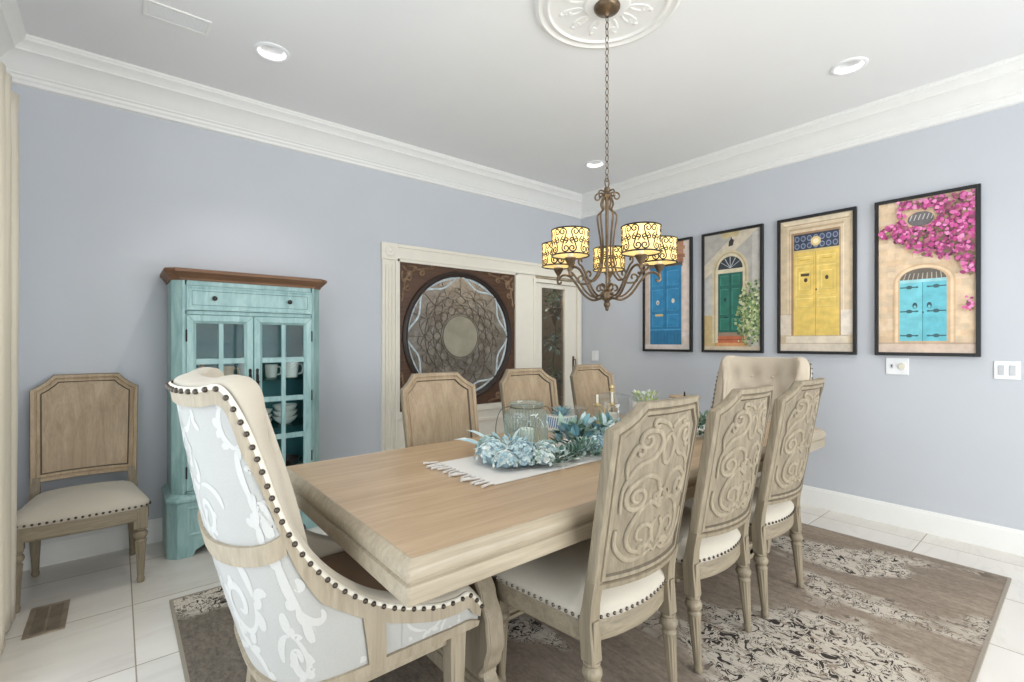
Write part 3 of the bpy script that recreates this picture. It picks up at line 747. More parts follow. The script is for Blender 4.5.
p.rect(0, .16, .12, .28, (222, 206, 186)); p.rect(.845, 1, .12, .30, (234, 222, 206)); p.rect(0, .16, .278, .283, (188, 166, 142)); p.rect(.08, .94, .06, .118, (226, 212, 190)); p.rect(.08, .94, .112, .118, (190, 168, 140)); p.rect(0, 1, 0, .062, (214, 200, 182)); p.rect(0, 1, .056, .062, (184, 164, 140))
p.done()
# bougainvillea
p = Pic('framed photo of an arched turquoise door under pink bougainvillea', -3.2195, zc)
p.rect(0, 1, 0, 1, (226, 196, 160))
for i in range(24):
    for j in range(6): p.rect(j * .19 - (i % 2) * .09, min(1, j * .19 - (i % 2) * .09 + .182), .07 + i * .039, .107 + i * .039, rnd.choice([(228, 200, 166), (220, 188, 152), (232, 206, 174), (216, 190, 158)])) if j * .19 - (i % 2) * .09 >= 0 else None
p.oval(.46, .865, .17, .062, (212, 178, 140)); p.oval(.46, .865, .14, .048, (96, 92, 96))
for i in range(6): p.poly([(.34 + i * .045, .86), (.35 + i * .045, .86), (.375 + i * .045, .895), (.365 + i * .045, .895)], (206, 204, 200))
for r_, c in ((.0, (214, 178, 138)), (.02, (234, 206, 170)), (.05, (210, 174, 134))): p.arch(.17 + r_, .81 - r_, .06, .46, .575 - r_ * .5, c)
p.arch(.235, .725, .08, .465, .545, (92, 84, 76))
for i in range(9): p.poly([(.27 + i * .05, .47), (.28 + i * .05, .47), (.31 + i * .045, .515), (.30 + i * .045, .515)], (176, 170, 160))
p.rect(.235, .725, .075, .468, (92, 188, 206)); p.rect(.235, .48, .075, .468, (104, 196, 212)); p.rect(.477, .485, .075, .468, (44, 126, 146)); p.rect(.235, .725, .455, .475, (150, 210, 220))
for v in (.425, .268, .11):
    for u0, s in ((.24, 1), (.72, -1)):
        p.rect(min(u0, u0 + s * .17), max(u0, u0 + s * .17), v - .004, v + .004, (44, 84, 96)); p.oval(u0 + s * .10, v, .035, .012, (44, 84, 96)); p.oval(u0 + s * .18, v, .018, .006, (44, 84, 96))
for u in (.40, .55): p.oval(u, .305, .026, .020, (40, 66, 76)); p.oval(u, .297, .014, .010, (104, 190, 206))
p.oval(.485, .26, .010, .007, (46, 70, 78)); p.rect(0, 1, 0, .062, (214, 190, 172)); p.rect(0, 1, .055, .066, (188, 160, 138))
PK = [(118, 52, 84), (104, 84, 62), (206, 76, 150), (224, 106, 174), (184, 54, 128), (236, 140, 194), (150, 40, 104), (214, 92, 160), (170, 90, 110)]
for i in range(2300):
    u = rnd.uniform(.03, .99); v = rnd.uniform(.44, .985)
    lo = .77 - .40 * max(0, u - .12) if u < .42 else .65 - .16 * (u - .42)
    if u > .88: lo = .50 - .2 * (u - .88)
    hi = .80 + .05 * math.sin(u * 9) if u < .22 else 1.0
    if (u - .46) ** 2 / .19 ** 2 + (v - .872) ** 2 / .06 ** 2 < 1: continue
    if u < .5 and v > .90 and v < .94 - .1 * (u < .25): continue
    if v < lo + rnd.uniform(-.02, .03) or v > hi: continue
    p.blot(u, v, rnd.uniform(.016, .036), PK + ([(126, 120, 74)] if rnd.random() < .3 else []))
for i in range(24): p.blot(rnd.gauss(.95, .03), rnd.gauss(.30, .02), .022, PK)
p.done()

# ------------------------------------------------------------------ rug
b = MB()
def rugfn(x, y): return (x, y, .011 + .0012 * math.sin(x * 9 + y * 3))
b.box(-4.15, -.505, -3.675, -.97, .0005, .011); b.cur = 1
b.box(-4.152, -4.138, -3.677, -.968, .0005, .0125); b.box(-.517, -.503, -3.677, -.968, .0005, .0125)
b.box(-4.138, -.517, -3.677, -3.663, .0005, .0125); b.box(-4.138, -.517, -.982, -.968, .0005, .0125)
rug = b.build('area_rug', [M['rug'], fabric('rug_binding', (150, 140, 126))], smooth=False)
tag(rug, 'large distressed grey and taupe area rug under the dining table', 'rug')

# ------------------------------------------------------------------ dining table
TX, TY, TL, TW, TZ = -2.3355, -2.275, 1.4655, .612, .778
FZ = .0125
tb = thing('dining_table', 'long weathered oak dining table with honey top and scroll pedestals', 'table', (TX, TY, 0))
def rectl(hx, hy, z, r=.03, n=5):
    out = []
    for cx_, cy_, a0 in ((hx - r, hy - r, 0), (-hx + r, hy - r, PI / 2), (-hx + r, -hy + r, PI), (hx - r, -hy + r, 3 * PI / 2)):
        for k in range(n):
            a = a0 + PI / 2 * k / (n - 1); out.append((cx_ + r * math.cos(a), cy_ + r * math.sin(a), z))
    return out
b = MB(); b.loft([rectl(TL - i, TW - i, z, .011) for i, z in ((.026, TZ - .012), (.026, TZ), )]); b.build('tabletop', M['table_x'], tb)
b = MB(); b.loft([rectl(TL - i, TW - i, z, .011) for i, z in ((.03, .665), (.0045, .665), (.003, .668), (.003, .714), (.010, .719), (.010, .724), (.001, .730), (.0, .735), (.0, .750), (.004, .759), (.022, TZ - .001), (.0262, TZ - .0005), (.0262, TZ - .014))], cap=True)
b.build('moulded_edge', M['table_edge'], tb, angle=25)
# scroll pedestals
def ped_half(z):
    pts = [(0.0, .36), (.03, .37), (.07, .37), (.09, .30), (.12, .285), (.17, .315), (.24, .335), (.32, .325), (.40, .285), (.48, .235), (.54, .205), (.58, .21), (.61, .26), (.63, .33), (.664, .345)]
    for i in range(len(pts) - 1):
        if pts[i][0] <= z <= pts[i + 1][0]:
            k = (z - pts[i][0]) / (pts[i + 1][0] - pts[i][0]); k = k * k * (3 - 2 * k) if .09 < z < .6 else k
            return pts[i][1] + (pts[i + 1][1] - pts[i][1]) * k
    return pts[-1][1]
for sx in (-1, 1):
    b = MB(); x0 = sx * .9675
    zs = [FZ + (.664 - FZ) * i / 46 for i in range(47)]
    out = [(ped_half(z), z) for z in zs]; poly = out + [(-y, z) for y, z in out[::-1]]
    b.prism(poly, lambda u, v, w: (x0 + w, u, v), -.028, .028)
    for s in (-1, 1):
        for w in (-.029, .029):
            b.tube([(x0 + w, s * (y - .012), z) for y, z in out if .1 < z < .62], .010, 6)
    b.box(x0 - .05, x0 + .05, -.37, .37, FZ, .07); b.box(x0 - .042, x0 + .042, -.355, .355, .07, .09); b.box(x0 - .05, x0 + .05, -.38, .38, .62, .664)
    for w in (-.029, .029):                                       # applied scrolls on the face
        for s in (-1, 1):
            st = scroll([(s * .05, .56), (s * .12, .45), (s * .2, .33)], end=(.07, .015, 1.3, -s), start=(.03, .008, 1, -s))
            b.ribbon([(x0 + w, y, z) for y, z in st], (math.copysign(1, w), 0, 0), .012, .010)
    b.build('pedestal', M['host_wood'], tb, bevel=.002)
b = MB(); b.box(-.94, .94, -.045, .045, .12, .20); b.box(-.94, .94, -.06, .06, .20, .225); b.box(-.94, .94, -.06, .06, .105, .12); b.build('stretcher', M['oak_x'], tb, bevel=.003)

# ------------------------------------------------------------------ side chairs
def yb(z):
    return -.215 - .128 * ((z - .43) / .705) if z > .43 else -.215 - .035 * (.43 - z) / .43
HW = .247
BUL = .056
def bmap(u, z, w): return (u, yb(z) + .018 - BUL * (1 - (u / HW) ** 2) + w, z)
def arcpts(p, q, dip, n=5):
    p, q = V(p), V(q); d = q - p; nrm = V((-d.y, d.x)).normalized(); return [p + d * (k / n) + nrm * dip * math.sin(PI * k / n) for k in range(n + 1)]
CW = .105
OUT = [V((-HW + .010, .53)), V((HW - .010, .53))] + arcpts((HW, 1.052), (CW + .045, 1.135), .008) + arcpts((-CW - .045, 1.135), (-HW, 1.052), .008)
INN = offset_poly(OUT, .050)
def frame_ring(b, outer, inner, sect, mp, step=.05, groove=()):
    st = []
    n = len(outer)
    for i in range(n):
        j = (i + 1) % n; L = (outer[j] - outer[i]).length; k = max(1, int(L / step))
        for q in range(k): st.append((outer[i].lerp(outer[j], q / k), inner[i].lerp(inner[j], q / k)))
    f0 = len(b.f); b.loft([[mp(*(o.lerp(i_, s)), w) for s, w in sect] for o, i_ in st], closed=True)
    for k in range(f0, len(b.f)):
        j = (k - f0) % len(sect)
        if j in groove: b.m[k] = 1
        elif groove and 1 <= j <= 7: b.m[k] = 2  # front faces get the lighter panel wood, painting in their warmer light
SEC = [(0, .010), (.08, .017), (.40, .018), (.46, .010), (.52, .010), (.60, .015), (.84, .013), (1, .003), (1, -.005), (.84, -.014), (.60, -.016), (.52, -.010), (.46, -.010), (.40, -.020), (.08, -.019), (0, -.011)]
def seat_outline(k=1., n=48, rear=0.):
    out = []
    def side(y): return .236 + (.282 - .236) * (y + .21) / .45
    yr, yf, r = -.205, .245, .045
    pts = []
    for i in range(9): u = -1 + 2 * i / 8; pts.append((u * (side(yr) - .01), yr - .045 * (1 - u * u)))       # bowed rear
    for i in range(7):                                                                # front right
        a = -PI / 2 * 0 + PI / 2 * i / 6; pts.append((side(yf) - r + r * math.cos(a), yf - r + r * math.sin(a)))
    for i in range(1, 6): u = 1 - 2 * i / 6; pts.append((u * (side(yf) - r), yf + .012 * (1 - u * u)))
    for i in range(7):
        a = PI / 2 + PI / 2 * i / 6; pts.append((-side(yf) + r + r * math.cos(a), yf - r + r * math.sin(a)))
    c = V((0, .015)); res = [c + (V(p) - c) * k for p in pts]
    # resample evenly
    L = [0]
    for i in range(len(res)): L.append(L[-1] + (res[(i + 1) % len(res)] - res[i]).length)
    for j in range(n):
        d = L[-1] * j / n; i = max(k2 for k2 in range(len(res)) if L[k2] <= d + 1e-9)
        out.append(res[i].lerp(res[(i + 1) % len(res)], (d - L[i]) / max(1e-9, L[i + 1] - L[i])))
    return out
FL = [(.012, 0), (.016, .004), (.019, .02), (.015, .032), (.016, .04), (.0195, .10), (.0235, .17), (.027, .222), (.028, .232), (.023, .238), (.021, .243), (.028, .250), (.033, .262), (.033, .270), (.028, .281), (.022, .286), (.028, .292), (.028, .300)]
# carved back strokes (metres in the panel plane, x right / z up from z=.6)
half = [
    scroll([(-.012, .235), (-.035, .285), (-.085, .300), (-.135, .275)], start=(.02, .006, .8, -1), end=(.050, .012, 1.5, 1)),
    scroll([(-.175, .185), (-.172, .27), (-.13, .335), (-.065, .36), (-.035, .405), (-.055, .445), (-.095, .455)], end=(.034, .010, 1.2, 1)),
    scroll([(-.012, .185), (-.045, .205), (-.09, .185), (-.125, .135)], start=(.02, .006, .8, 1), end=(.070, .012, 1.45, 1)),
    scroll([(-.02, .03), (-.07, .012), (-.13, .02), (-.175, .07), (-.18, .13)]),
    scroll([(0, .245), (-.022, .222), (0, .19)]),
    scroll([(0, .44), (-.03, .40), (-.02, .35), (0, .33)]),
    scroll([(-.005, .455), (-.03, .475), (-.07, .487)], end=(.014, .005, .9, 1)),
    scroll([(-.165, .30), (-.17, .35), (-.15, .395)], end=(.022, .006, 1., -1)),
    scroll([(-.01, .14), (-.03, .10), (-.01, .055)]),
    scroll([(0, .02), (-.03, .045), (-.06, .05)], end=(.014, .005, 1., 1)),
]
CARVE = half + [[V((-p.x, p.y)) for p in s] for s in half]

def build_side_chair(label):
    t = thing('dining_chair', label, 'chair', (0, 0, 0), 0, 'oak side chairs with cream nailhead seats')
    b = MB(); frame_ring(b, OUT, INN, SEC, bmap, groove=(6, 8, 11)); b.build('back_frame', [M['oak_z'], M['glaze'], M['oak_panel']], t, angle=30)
    # panel faces (clip a grid to the octagon by mapping rings toward the centre)
    def panel(w, m, nm):
        b = MB(); c = V((0, .83)); ring = []
        P = offset_poly(OUT, .047); n = len(P); st = []
        for i in range(n):
            j = (i + 1) % n; L = (P[j] - P[i]).length; k = max(1, int(L / .04))
            for q in range(k): st.append(P[i].lerp(P[j], q / k))
        b.loft([[bmap(*(c.lerp(p, s)), w) for p in st] for s in (.02, .25, .5, .75, 1)]); return b.build(nm, m, t)
    panel(.004, M['oak_panel'], 'back_panel')
    cp = panel(-.006, M['oak_carve'], 'carved_panel')
    b = MB()
    for s in CARVE:
        pts = [bmap(q.x, .6 + q.y * .97, -.006) for q in s]; n = len(pts)
        b.ribbon(pts, (0, -.985, -.17), [.0105 * (.45 + .55 * math.sin(PI * min(1, max(0, (i + .5) / n))) ** .5) for i in range(n)], .0065, 5)
    b.build('scroll_carving', M['carve_line'], cp)
    for s in (-1, 1):
        b = MB(); lx = s * (HW - .031)
        zs = [.30, .34, .42, .48, .52, .56]
        loops = []
        for z in zs:
            y = yb(z) + .008; hw = .024 if z < .47 else .0225; hd = .024 if z < .47 else .019
            loops.append([(lx - hw, y - hd, z), (lx + hw, y - hd, z), (lx + hw, y + hd, z), (lx - hw, y + hd, z)])
        b.loft(loops); b.box(lx - .013, lx + .013, yb(.38) - .020, yb(.38) - .015, .335, .43)
        b.lathe(FL, (0, 0, 0), 36, flute=(5, 7, 12, .14))
        k = len(FL) * 36
        for i in range(len(b.v) - k, len(b.v)):
            x, y, z = b.v[i]; b.v[i] = (x + lx, y + yb(z) + .008, z)
        b.build('back_leg', M['oak_z'], t, bevel=.0015)
    for s in (-1, 1):
        b = MB(); lx = s * .243; ly = .215
        b.loft([[(lx + dx * r, ly + dy * r, z) for dx, dy in ((-1, -1), (1, -1), (1, 1), (-1, 1))] for r, z in ((.027, .30), (.031, .304), (.031, .415), (.028, .42))])
        b.lathe(FL, (lx, ly, 0), 36, flute=(5, 7, 12, .14)); b.build('front_leg', M['oak_z'], t, bevel=.0015)
    b = MB(); o = seat_outline(1.0); i_ = seat_outline(.86)
    b.loft([[(p.x, p.y, z) for p in q] for q, z in ((i_, .345), (seat_outline(.985), .345), (o, .35), (o, .412), (seat_outline(.99), .418), (i_, .418))], closed=True)
    b.build('seat_rail', M['oak_x'], t, angle=30)
    b = MB(); loops = []
    for k, z in ((.99, .413), (1.008, .420), (1.012, .434), (1.0, .446), (.96, .461), (.88, .478), (.74, .495), (.55, .508), (.3, .517), (.04, .520)):
        loops.append([(p.x, p.y, z) for p in seat_outline(k)])
    b.loft(loops); seat = b.build('seat_cushion', M['linen'], t, angle=60)
    b = MB(); q = seat_outline(1.016, 72)
    for i, p in enumerate(q):
        d = (p - V((0, .015))).normalized(); b.ball((p.x, p.y, .428), .0066, 8, 5)
    b.build('nailhead_trim', M['nail'], seat)
    return t
chair = build_side_chair('oak side chair with carved scroll back, largest and nearest beside the wing-backed chair')
spots = [(-2.968, -2.73, 0, None),
         (-2.35, -2.725, 0, 'oak side chair with carved scroll back, middle one along the near side of the table'),
         (-1.738, -2.725, 0, 'oak side chair with carved scroll back, at the near side, farthest along toward the pictures'),
         (-2.90, -1.845, PI, 'oak side chair across the table, in front of the round leaded window'),
         (-2.19, -1.83, PI, 'oak side chair across the table, below the narrow glass door'),
         (-1.39, -1.70, PI, 'oak side chair across the table, farthest, nearest the room corner'),
         (-4.50, -.392, PI, 'oak side chair standing alone against the wall between curtain and teal cabinet')]
for i, (x, y, r, lab) in enumerate(spots):
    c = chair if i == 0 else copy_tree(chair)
    c.location = (x, y, FZ if i < 6 else 0); c.rotation_euler = (0, 0, r)
    if lab: c['label'] = lab
    if i == 6: del c['group']

# ------------------------------------------------------------------ host chairs
TK = [(0, -.442, 1.19), (.125, -.434, 1.19), (.22, -.404, 1.192), (.288, -.364, 1.20), (.322, -.330, 1.14), (.330, -.282, 1.0), (.330, -.214, .80), (.330, -.108, .645), (.330, .041, .527), (.330, .212, .460), (.330, .31, .448), (.330, .361, .452), (.328, .412, .395)]
BK = [(0, -.255, .33), (.12, -.250, .33), (.205, -.230, .33), (.258, -.203, .33), (.290, -.172, .33), (.306, -.138, .33), (.316, -.092, .33), (.322, -.030, .33), (.325, .050, .33), (.325, .212, .33), (.325, .31, .33), (.325, .355, .33), (.325, .400, .33)]
NQ = 8
Tc = crom(TK, NQ); Bc = crom(BK, NQ); NL = len(Tc) - 1
def hp(arr, q):
    q = max(0, min(1, q)) * NL; i = min(NL - 1, int(q)); return arr[i].lerp(arr[i + 1], q - i)
def S(s, t, off=0.):
    q = abs(s); sg = -1 if s < 0 else 1
    T_, B_ = hp(Tc, q), hp(Bc, q)
    p = B_.lerp(T_, t)
    e = 1e-3
    d1 = (hp(Bc, min(1, q + .02)).lerp(hp(Tc, min(1, q + .02)), t) - hp(Bc, max(0, q - .02)).lerp(hp(Tc, max(0, q - .02)), t))
    d2 = (T_ - B_)
    nn = d1.cross(d2) if d1.length > 1e-9 else V((0, -1, 0))
    nn = nn.normalized() if nn.length > 1e-9 else V((0, -1, 0))
    if nn.dot(V((p.x * .5, p.y - .3, 0))) < 0: nn = -nn
    ln = d2.length
    p = p + nn * (.018 * min(1, ln / .5) * math.sin(PI * t) + off)
    return V((sg * p.x, p.y, p.z)), V((sg * nn.x, nn.y, nn.z)), ln
def band(b, s0, s1, ns, tf0, tf1, nt=3, o0=.0, o1=.012):
    """slightly raised strip of the outer shell between heights tf0(s)..tf1(s)"""
    loops = []
    for i in range(ns):
        s = s0 + (s1 - s0) * i / (ns - 1); a, c = tf0(s), tf1(s)
        up = [S(s, a + (c - a) * k / (nt - 1), o1)[0] for k in range(nt)]; dn = [S(s, a + (c - a) * k / (nt - 1), o0)[0] for k in range(nt)]
        loops.append([tuple(p) for p in up + dn[::-1]])
    b.loft(loops)
def build_host(label, tufted):
    t = thing('host_chair', label, 'chair', (0, 0, 0), 0)
    def rim(s):
        q = abs(s); T0, T1 = hp(Tc, q - .012), hp(Tc, q + .012); d = (hp(Tc, q) - hp(Bc, q))
        sn = (T1 - T0).normalized().cross(d.normalized()).length
        return 1 - min(.5, .042 / max(.34, sn) / d.length)
    tz = lambda s, z: min(rim(s), (z - .33) / max(.05, hp(Tc, abs(s)).z - .33))
    low = lambda s: min(.28, .035 / S(s, .5)[2])
    b = MB(); b.grid(lambda u, v: tuple(S(-1 + 2 * u, v)[0]), 121, 12); b.build('back_shell', M['damask'], t)
    # damask panels with woven scrolls
    def fig(b, s0, s1, tf0, tf1, seed, count, size):
        r = random.Random(seed); done = []; tries = 0
        while len(done) < count and tries < count * 40:
            tries += 1
            s = r.uniform(s0, s1); tt = r.uniform(tf0(s), tf1(s)); C0 = S(s, tt)[0]
            if any((C0 - d).length < size * 2.3 for d in done): continue
            done.append(C0); th = r.uniform(0, 2 * PI); sg = r.choice((-1, 1)); sz = size * r.uniform(.8, 1.15)
            st = curl((0, 0), th, sz * 1.25, sz * .18, 1.45, sg, 44)
            mid_ = st[26]; st = [q - mid_ for q in st]; n = len(st)
            paths = [(st, sz * .16)]
            for j in (1, 6, 11, 16, 21):
                d = st[j + 1] - st[j]; a = math.atan2(d.y, d.x); ln = sz * (1.0 - j * .025)
                paths.append((curl(st[j], a - sg * .9, ln * 1.1, ln * .55, .17, sg, 12), sz * .19)); 
                if j in (1, 11): paths.append((curl(st[j], a - sg * 2.2, ln * .9, ln * .5, .15, -sg, 10), sz * .16))
            d = st[0] - st[1]; a = math.atan2(d.y, d.x)
            paths.append((curl(st[0], a, sz * 2.2, sz * .7, .28, -sg, 18), sz * .16)); paths.append((curl(st[0], a + sg * .7, sz * 1.4, sz * .8, .18, sg, 12), sz * .19))
            for path, w in paths:
                pts = []; ups = []
                for q in path:
                    ss = s + q.x * .72; t2 = tt + q.y / max(.15, S(s, .5)[2])
                    if not (s0 <= ss <= s1 and tf0(ss) <= t2 <= tf1(ss)): break
                    P, N, _ = S(ss, t2, .0025); pts.append(P); ups.append(N)
                if len(pts) > 4:
                    m = len(pts); b.ribbon(pts, ups, [w * (.12 + .88 * math.sin(PI * min(1, (i + .5) / m)) ** .7) for i in range(m)], .00012, 3)
    def panel(nm, s0, s1, tf0, tf1, seed, count, size, ns=40):
        b = MB(); b.grid(lambda u, v: tuple(S(s0 + (s1 - s0) * u, tf0(s0 + (s1 - s0) * u) + (tf1(s0 + (s1 - s0) * u) - tf0(s0 + (s1 - s0) * u)) * v, .002)[0]), ns, 26)
        b.cur = 1; sm = (s0 + s1) / 2
        fig(b, s0, s1, tf0, tf1, seed, count, size)
        b.build(nm, [M['damask'], M['damask_fig']], t)
    panel('upper_back_panel', -.44, .44, lambda s: tz(s, .755 + .22 * s * s), rim, 3, 16, .062, 60)
    panel('lower_back_panel', -.63, .63, low, lambda s: tz(s, .73 + .22 * s * s), 5, 26, .075, 80)
    for sg in (-1, 1): panel('arm_panel', sg * .70, sg * .93, low, rim, 8 + sg, 5, .036)
    b = MB(); band(b, -1, 1, 141, rim, lambda s: 1.0, 3); b.build('rim_rail', M['host_wood'], t, angle=30)
    b = MB(); band(b, -.46, .46, 61, lambda s: tz(s, .715 + .22 * s * s), lambda s: min(1, tz(s, .768 + .22 * s * s) + .002), 3); b.build('cross_rail', M['host_wood'], t, angle=30)
    b = MB(); band(b, -1, 1, 121, lambda s: 0., low, 3); b.build('base_rail', M['host_wood'], t, angle=30)
    for sg in (-1, 1):
        b = MB(); band(b, sg * .632, sg * .672, 5, lambda s: 0., lambda s: 1., 6, 0, .0125); b.build('arm_post', M['host_wood'], t, angle=30)
    # upholstered rim roll and inner face
    def inner(u, v):
        s = -1 + 2 * u; q = abs(s); P, N, ln = S(s, 1.0)
        P2 = S(min(.999, s + .01), 1.)[0]; P1 = S(max(-.999, s - .01), 1.)[0]; tau = (P2 - P1).normalized()
        e = tau.cross(N)
        if e.z < 0: e = -e
        e.normalize(); inn = -N
        W = .082 if q > .25 else .075
        fr = max(0, (q - .93) / .07)
        if v < .55:
            k = v / .55 * PI; p = P + inn * (W / 2 * (1 - math.cos(k))) + e * ((.016 if q > .33 else .018) * math.sin(k) ** .8 + .003)
        else:
            k = (v - .55) / .45; A = P + inn * W; Bq = hp(Bc, q); sg = -1 if s < 0 else 1
            J = V((sg * max(0, abs(Bq.x) - .10), Bq.y + (.10 if q < .35 else .04), min(.43, A.z - .02)))
            if q < .3: J = V((sg * Bq.x * .66, -.165, .43))
            p = A.lerp(J, k)
            if q < .33 and A.z > .9:
                dep = .018 * math.sin(PI * k)
                if tufted:
                    x, z = p.x, p.z
                    for r_, zz in enumerate((1.07, .94, .81, .68, .55)):
                        for i in range(-2, 3):
                            xx = i * .15 + ((r_ + 1) % 2) * .075
                            d2 = ((x - xx) ** 2 + (z - zz) ** 2); dep -= .042 * math.exp(-d2 / .0026)
                p = p + V((0, 1, .1)) * dep
        return tuple(p)
    b = MB(); b.grid(inner, 181, 40); b.build('inner_upholstery', M['tuft_linen'] if tufted else M['host_linen'], t, angle=70)
    if tufted:
        b0 = None
        for r_, zz in enumerate((1.07, .94, .81, .68)):
            for i in range(-2, 2):
                xx = i * .15 + ((r_ + 1) % 2) * .075
                if abs(xx) > .2: continue
                k = (1.18 - zz) / .75; y = -.345 + .15 * k - .0 * xx
                if b0 is None:
                    b = MB(); b.ball((0, 0, 0), (.011, .008, .011), 10, 6); b0 = b.build('tuft_button', M['tuft_linen'], t); o = b0
                else:
                    o = b0.copy(); COL.objects.link(o)
                o.location = (xx, y, zz)
    # light tape and nail heads along the rim
    b = MB(); sts = [-1 + 2 * i / 160 for i in range(161)]
    b.ribbon([S(s, 1., .006)[0] for s in sts], [S(s, 1.)[1] for s in sts], .0095, .0075, 5); tp = b.build('trim_tape', M['tape'], t)
    # even spacing in length
    Ls = [0]; fine = [-1 + 2 * i / 600 for i in range(601)]; PP = [S(s, 1., .012) for s in fine]
    for i in range(600): Ls.append(Ls[-1] + (PP[i + 1][0] - PP[i][0]).length)
    n0 = None; cnt = int(Ls[-1] / .036)
    for k in range(cnt + 1):
        d = Ls[-1] * k / cnt; i = min(599, max(j for j in range(0, 601) if Ls[j] <= d + 1e-9)); P, N, _ = PP[i]
        if n0 is None:
            b = MB(); b.ball((0, 0, 0), .0078, 8, 6); n0 = b.build('nailhead', M['nail'], tp); o = n0
        else: o = n0.copy(); COL.objects.link(o)
        o.location = P + N * .003
    # seat
    b = MB()
    def so(k, z):
        out = []
        for i in range(40):
            a = 2 * PI * i / 40; c, s = math.cos(a), math.sin(a); ex = .28
            out.append((.262 * k * math.copysign(abs(c) ** ex, c), .10 + .26 * k * math.copysign(abs(s) ** ex, s), z))
        return out
    b.loft([so(.93, .335), so(.97, .36), so(.99, .40), so(.98, .44), so(.93, .465), so(.7, .478), so(.3, .482), so(.03, .483)]); b.build('seat_cushion', M['host_linen'] if tufted else M['seat_shaded'], t, angle=60)
    b = MB(); b.loft([rectl(.30, .27, z, .05) for z in (.285, .335)]); 
    for i in range(len(b.v)): x, y, z = b.v[i]; b.v[i] = (x, y + .075, z)
    b.build('seat_rail', M['host_wood'], t, bevel=.003)
    for sx in (-1, 1):
        b = MB(); x = sx * .297; y = .325
        b.loft([[(x + dx * r, y + dy * r, z) for dx, dy in ((-1, -1), (1, -1), (1, 1), (-1, 1))] for r, z in ((.018, 0), (.024, .06), (.030, .30), (.032, .42))])
        b.box(x + sx * .029 - .002, x + sx * .029 + .003, y - .016, y + .016, .1, .30); b.build('front_leg', M['host_wood'], t, bevel=.003)
        b = MB(); x = sx * .25
        b.loft([[(x + dx * r, y + dy * r, z) for dx, dy in ((-1, -1), (1, -1), (1, 1), (-1, 1))] for r, y, z in ((.018, -.20, 0), (.024, -.18, .12), (.027, -.165, .27), (.027, -.16, .335))])
        b.build('back_leg', M['host_wood'], t, bevel=.003)
    return t
h1 = build_host('wing-backed host chair with white damask back and nailhead rim, at the table end', False)
h1.location = (-3.785, -2.27, FZ); h1.rotation_euler = (0, 0, math.radians(-90))
h2 = build_host('tall host chair with button-tufted cream back, at the far end of the table', True)
h2.location = (-.895, -2.365, FZ); h2.scale = (1, 1, .985); h2.rotation_euler = (0, 0, math.radians(90))

# ------------------------------------------------------------------ teal china cabinet
CXc = -3.655
cab = thing('china_cabinet', 'distressed teal china cabinet with glass doors and brown wood cornice', 'cabinet', (CXc, -.016, 0))
def canted(hx, yf, c, z): return [(-hx, 0, z), (-hx, yf + c, z), (-hx + c, yf, z), (hx - c, yf, z), (hx, yf + c, z), (hx, 0, z)]
b = MB()
b.box(-.445, .445, -.012, 0, .34, 1.72)                                         # back
b.box(-.445, -.430, -.325, -.012, .34, 1.72); b.box(.430, .445, -.325, -.012, .34, 1.72)
b.box(-.43, .43, -.32, -.012, .40, .415); b.box(-.37, .37, -.36, -.32, .40, .415); b.box(-.43, .43, -.32, -.012, 1.505, 1.52); b.box(-.43, .43, -.32, -.012, 1.70, 1.713)
for s in (-1, 1):
    b.prism([(s * .445, -.325), (s * .392, -.375), (s * .37, -.375), (s * .37, -.345), (s * .425, -.31)], lambda u, v, w: (u, v, w), .35, 1.715)
b.box(-.38, .38, -.375, -.355, 1.685, 1.715); b.box(-.38, .38, -.375, -.355, 1.503, 1.527); b.box(-.38, .38, -.375, -.355, .36, .40)
for i in range(18): b.box(-.428 + i * .0476, -.426 + i * .0476, -.0135, -.011, .42, 1.5)
b.build('carcass', M['teal'], cab, bevel=.0015)
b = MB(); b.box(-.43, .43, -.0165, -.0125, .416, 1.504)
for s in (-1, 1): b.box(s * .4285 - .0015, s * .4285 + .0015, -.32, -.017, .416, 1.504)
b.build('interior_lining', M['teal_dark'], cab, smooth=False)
b = MB(); pr = [(.445, .375, 1.715), (.452, .383, 1.715), (.455, .386, 1.728), (.462, .395, 1.735), (.478, .418, 1.755), (.485, .428, 1.762), (.485, .428, 1.778), (.478, .42, 1.783)]
b.loft([canted(hx, -yf, .05, z) for hx, yf, z in pr]); b.build('cornice', M['brown_top'], cab, angle=25)
b = MB(); pr = [(.47, .40, 0), (.47, .40, .335), (.476, .408, .345), (.476, .408, .358), (.462, .395, .372), (.447, .378, .385)]
b.loft([canted(hx, -yf, .05, z) for hx, yf, z in pr[1:]])
for s in (-1, 1):                                                                # sides and bracket feet
    b.box(s * .462 - .008, s * .462 + .008, -.35, 0, .0, .335)
    b.prism([(s * .47, -.35), (s * .42, -.40), (s * .42, -.382), (s * .455, -.347)], lambda u, v, w: (u, v, w), .0, .335)
ap = [(-.42, .335), (-.42, 0), (-.34, 0), (-.325, .035), (-.285, .055), (-.26, .09), (-.2, .095), (.2, .095), (.26, .09), (.285, .055), (.325, .035), (.34, 0), (.42, 0), (.42, .335)]
b.prism(ap, lambda u, v, w: (u, w, v), -.40, -.382)
b.build('plinth', M['teal'], cab, bevel=.002)
for x0, x1 in ((-.37, -.02), (.02, .37)):
    b = MB(); frame_ring(b, [V((x0, .125)), V((x1, .125)), V((x1, .31)), V((x0, .31))], offset_poly([V((x0, .125)), V((x1, .125)), V((x1, .31)), V((x0, .31))], .028), [(0, 0), (0, -.006), (.4, -.008), (.7, -.002), (1, -.001), (1, 0)], lambda u, z, w: (u, -.400 + w, z), .5)
    b.box(x0 + .034, x1 - .034, -.404, -.399, .159, .276); b.build('plinth_panel', M['teal'], cab, smooth=False)
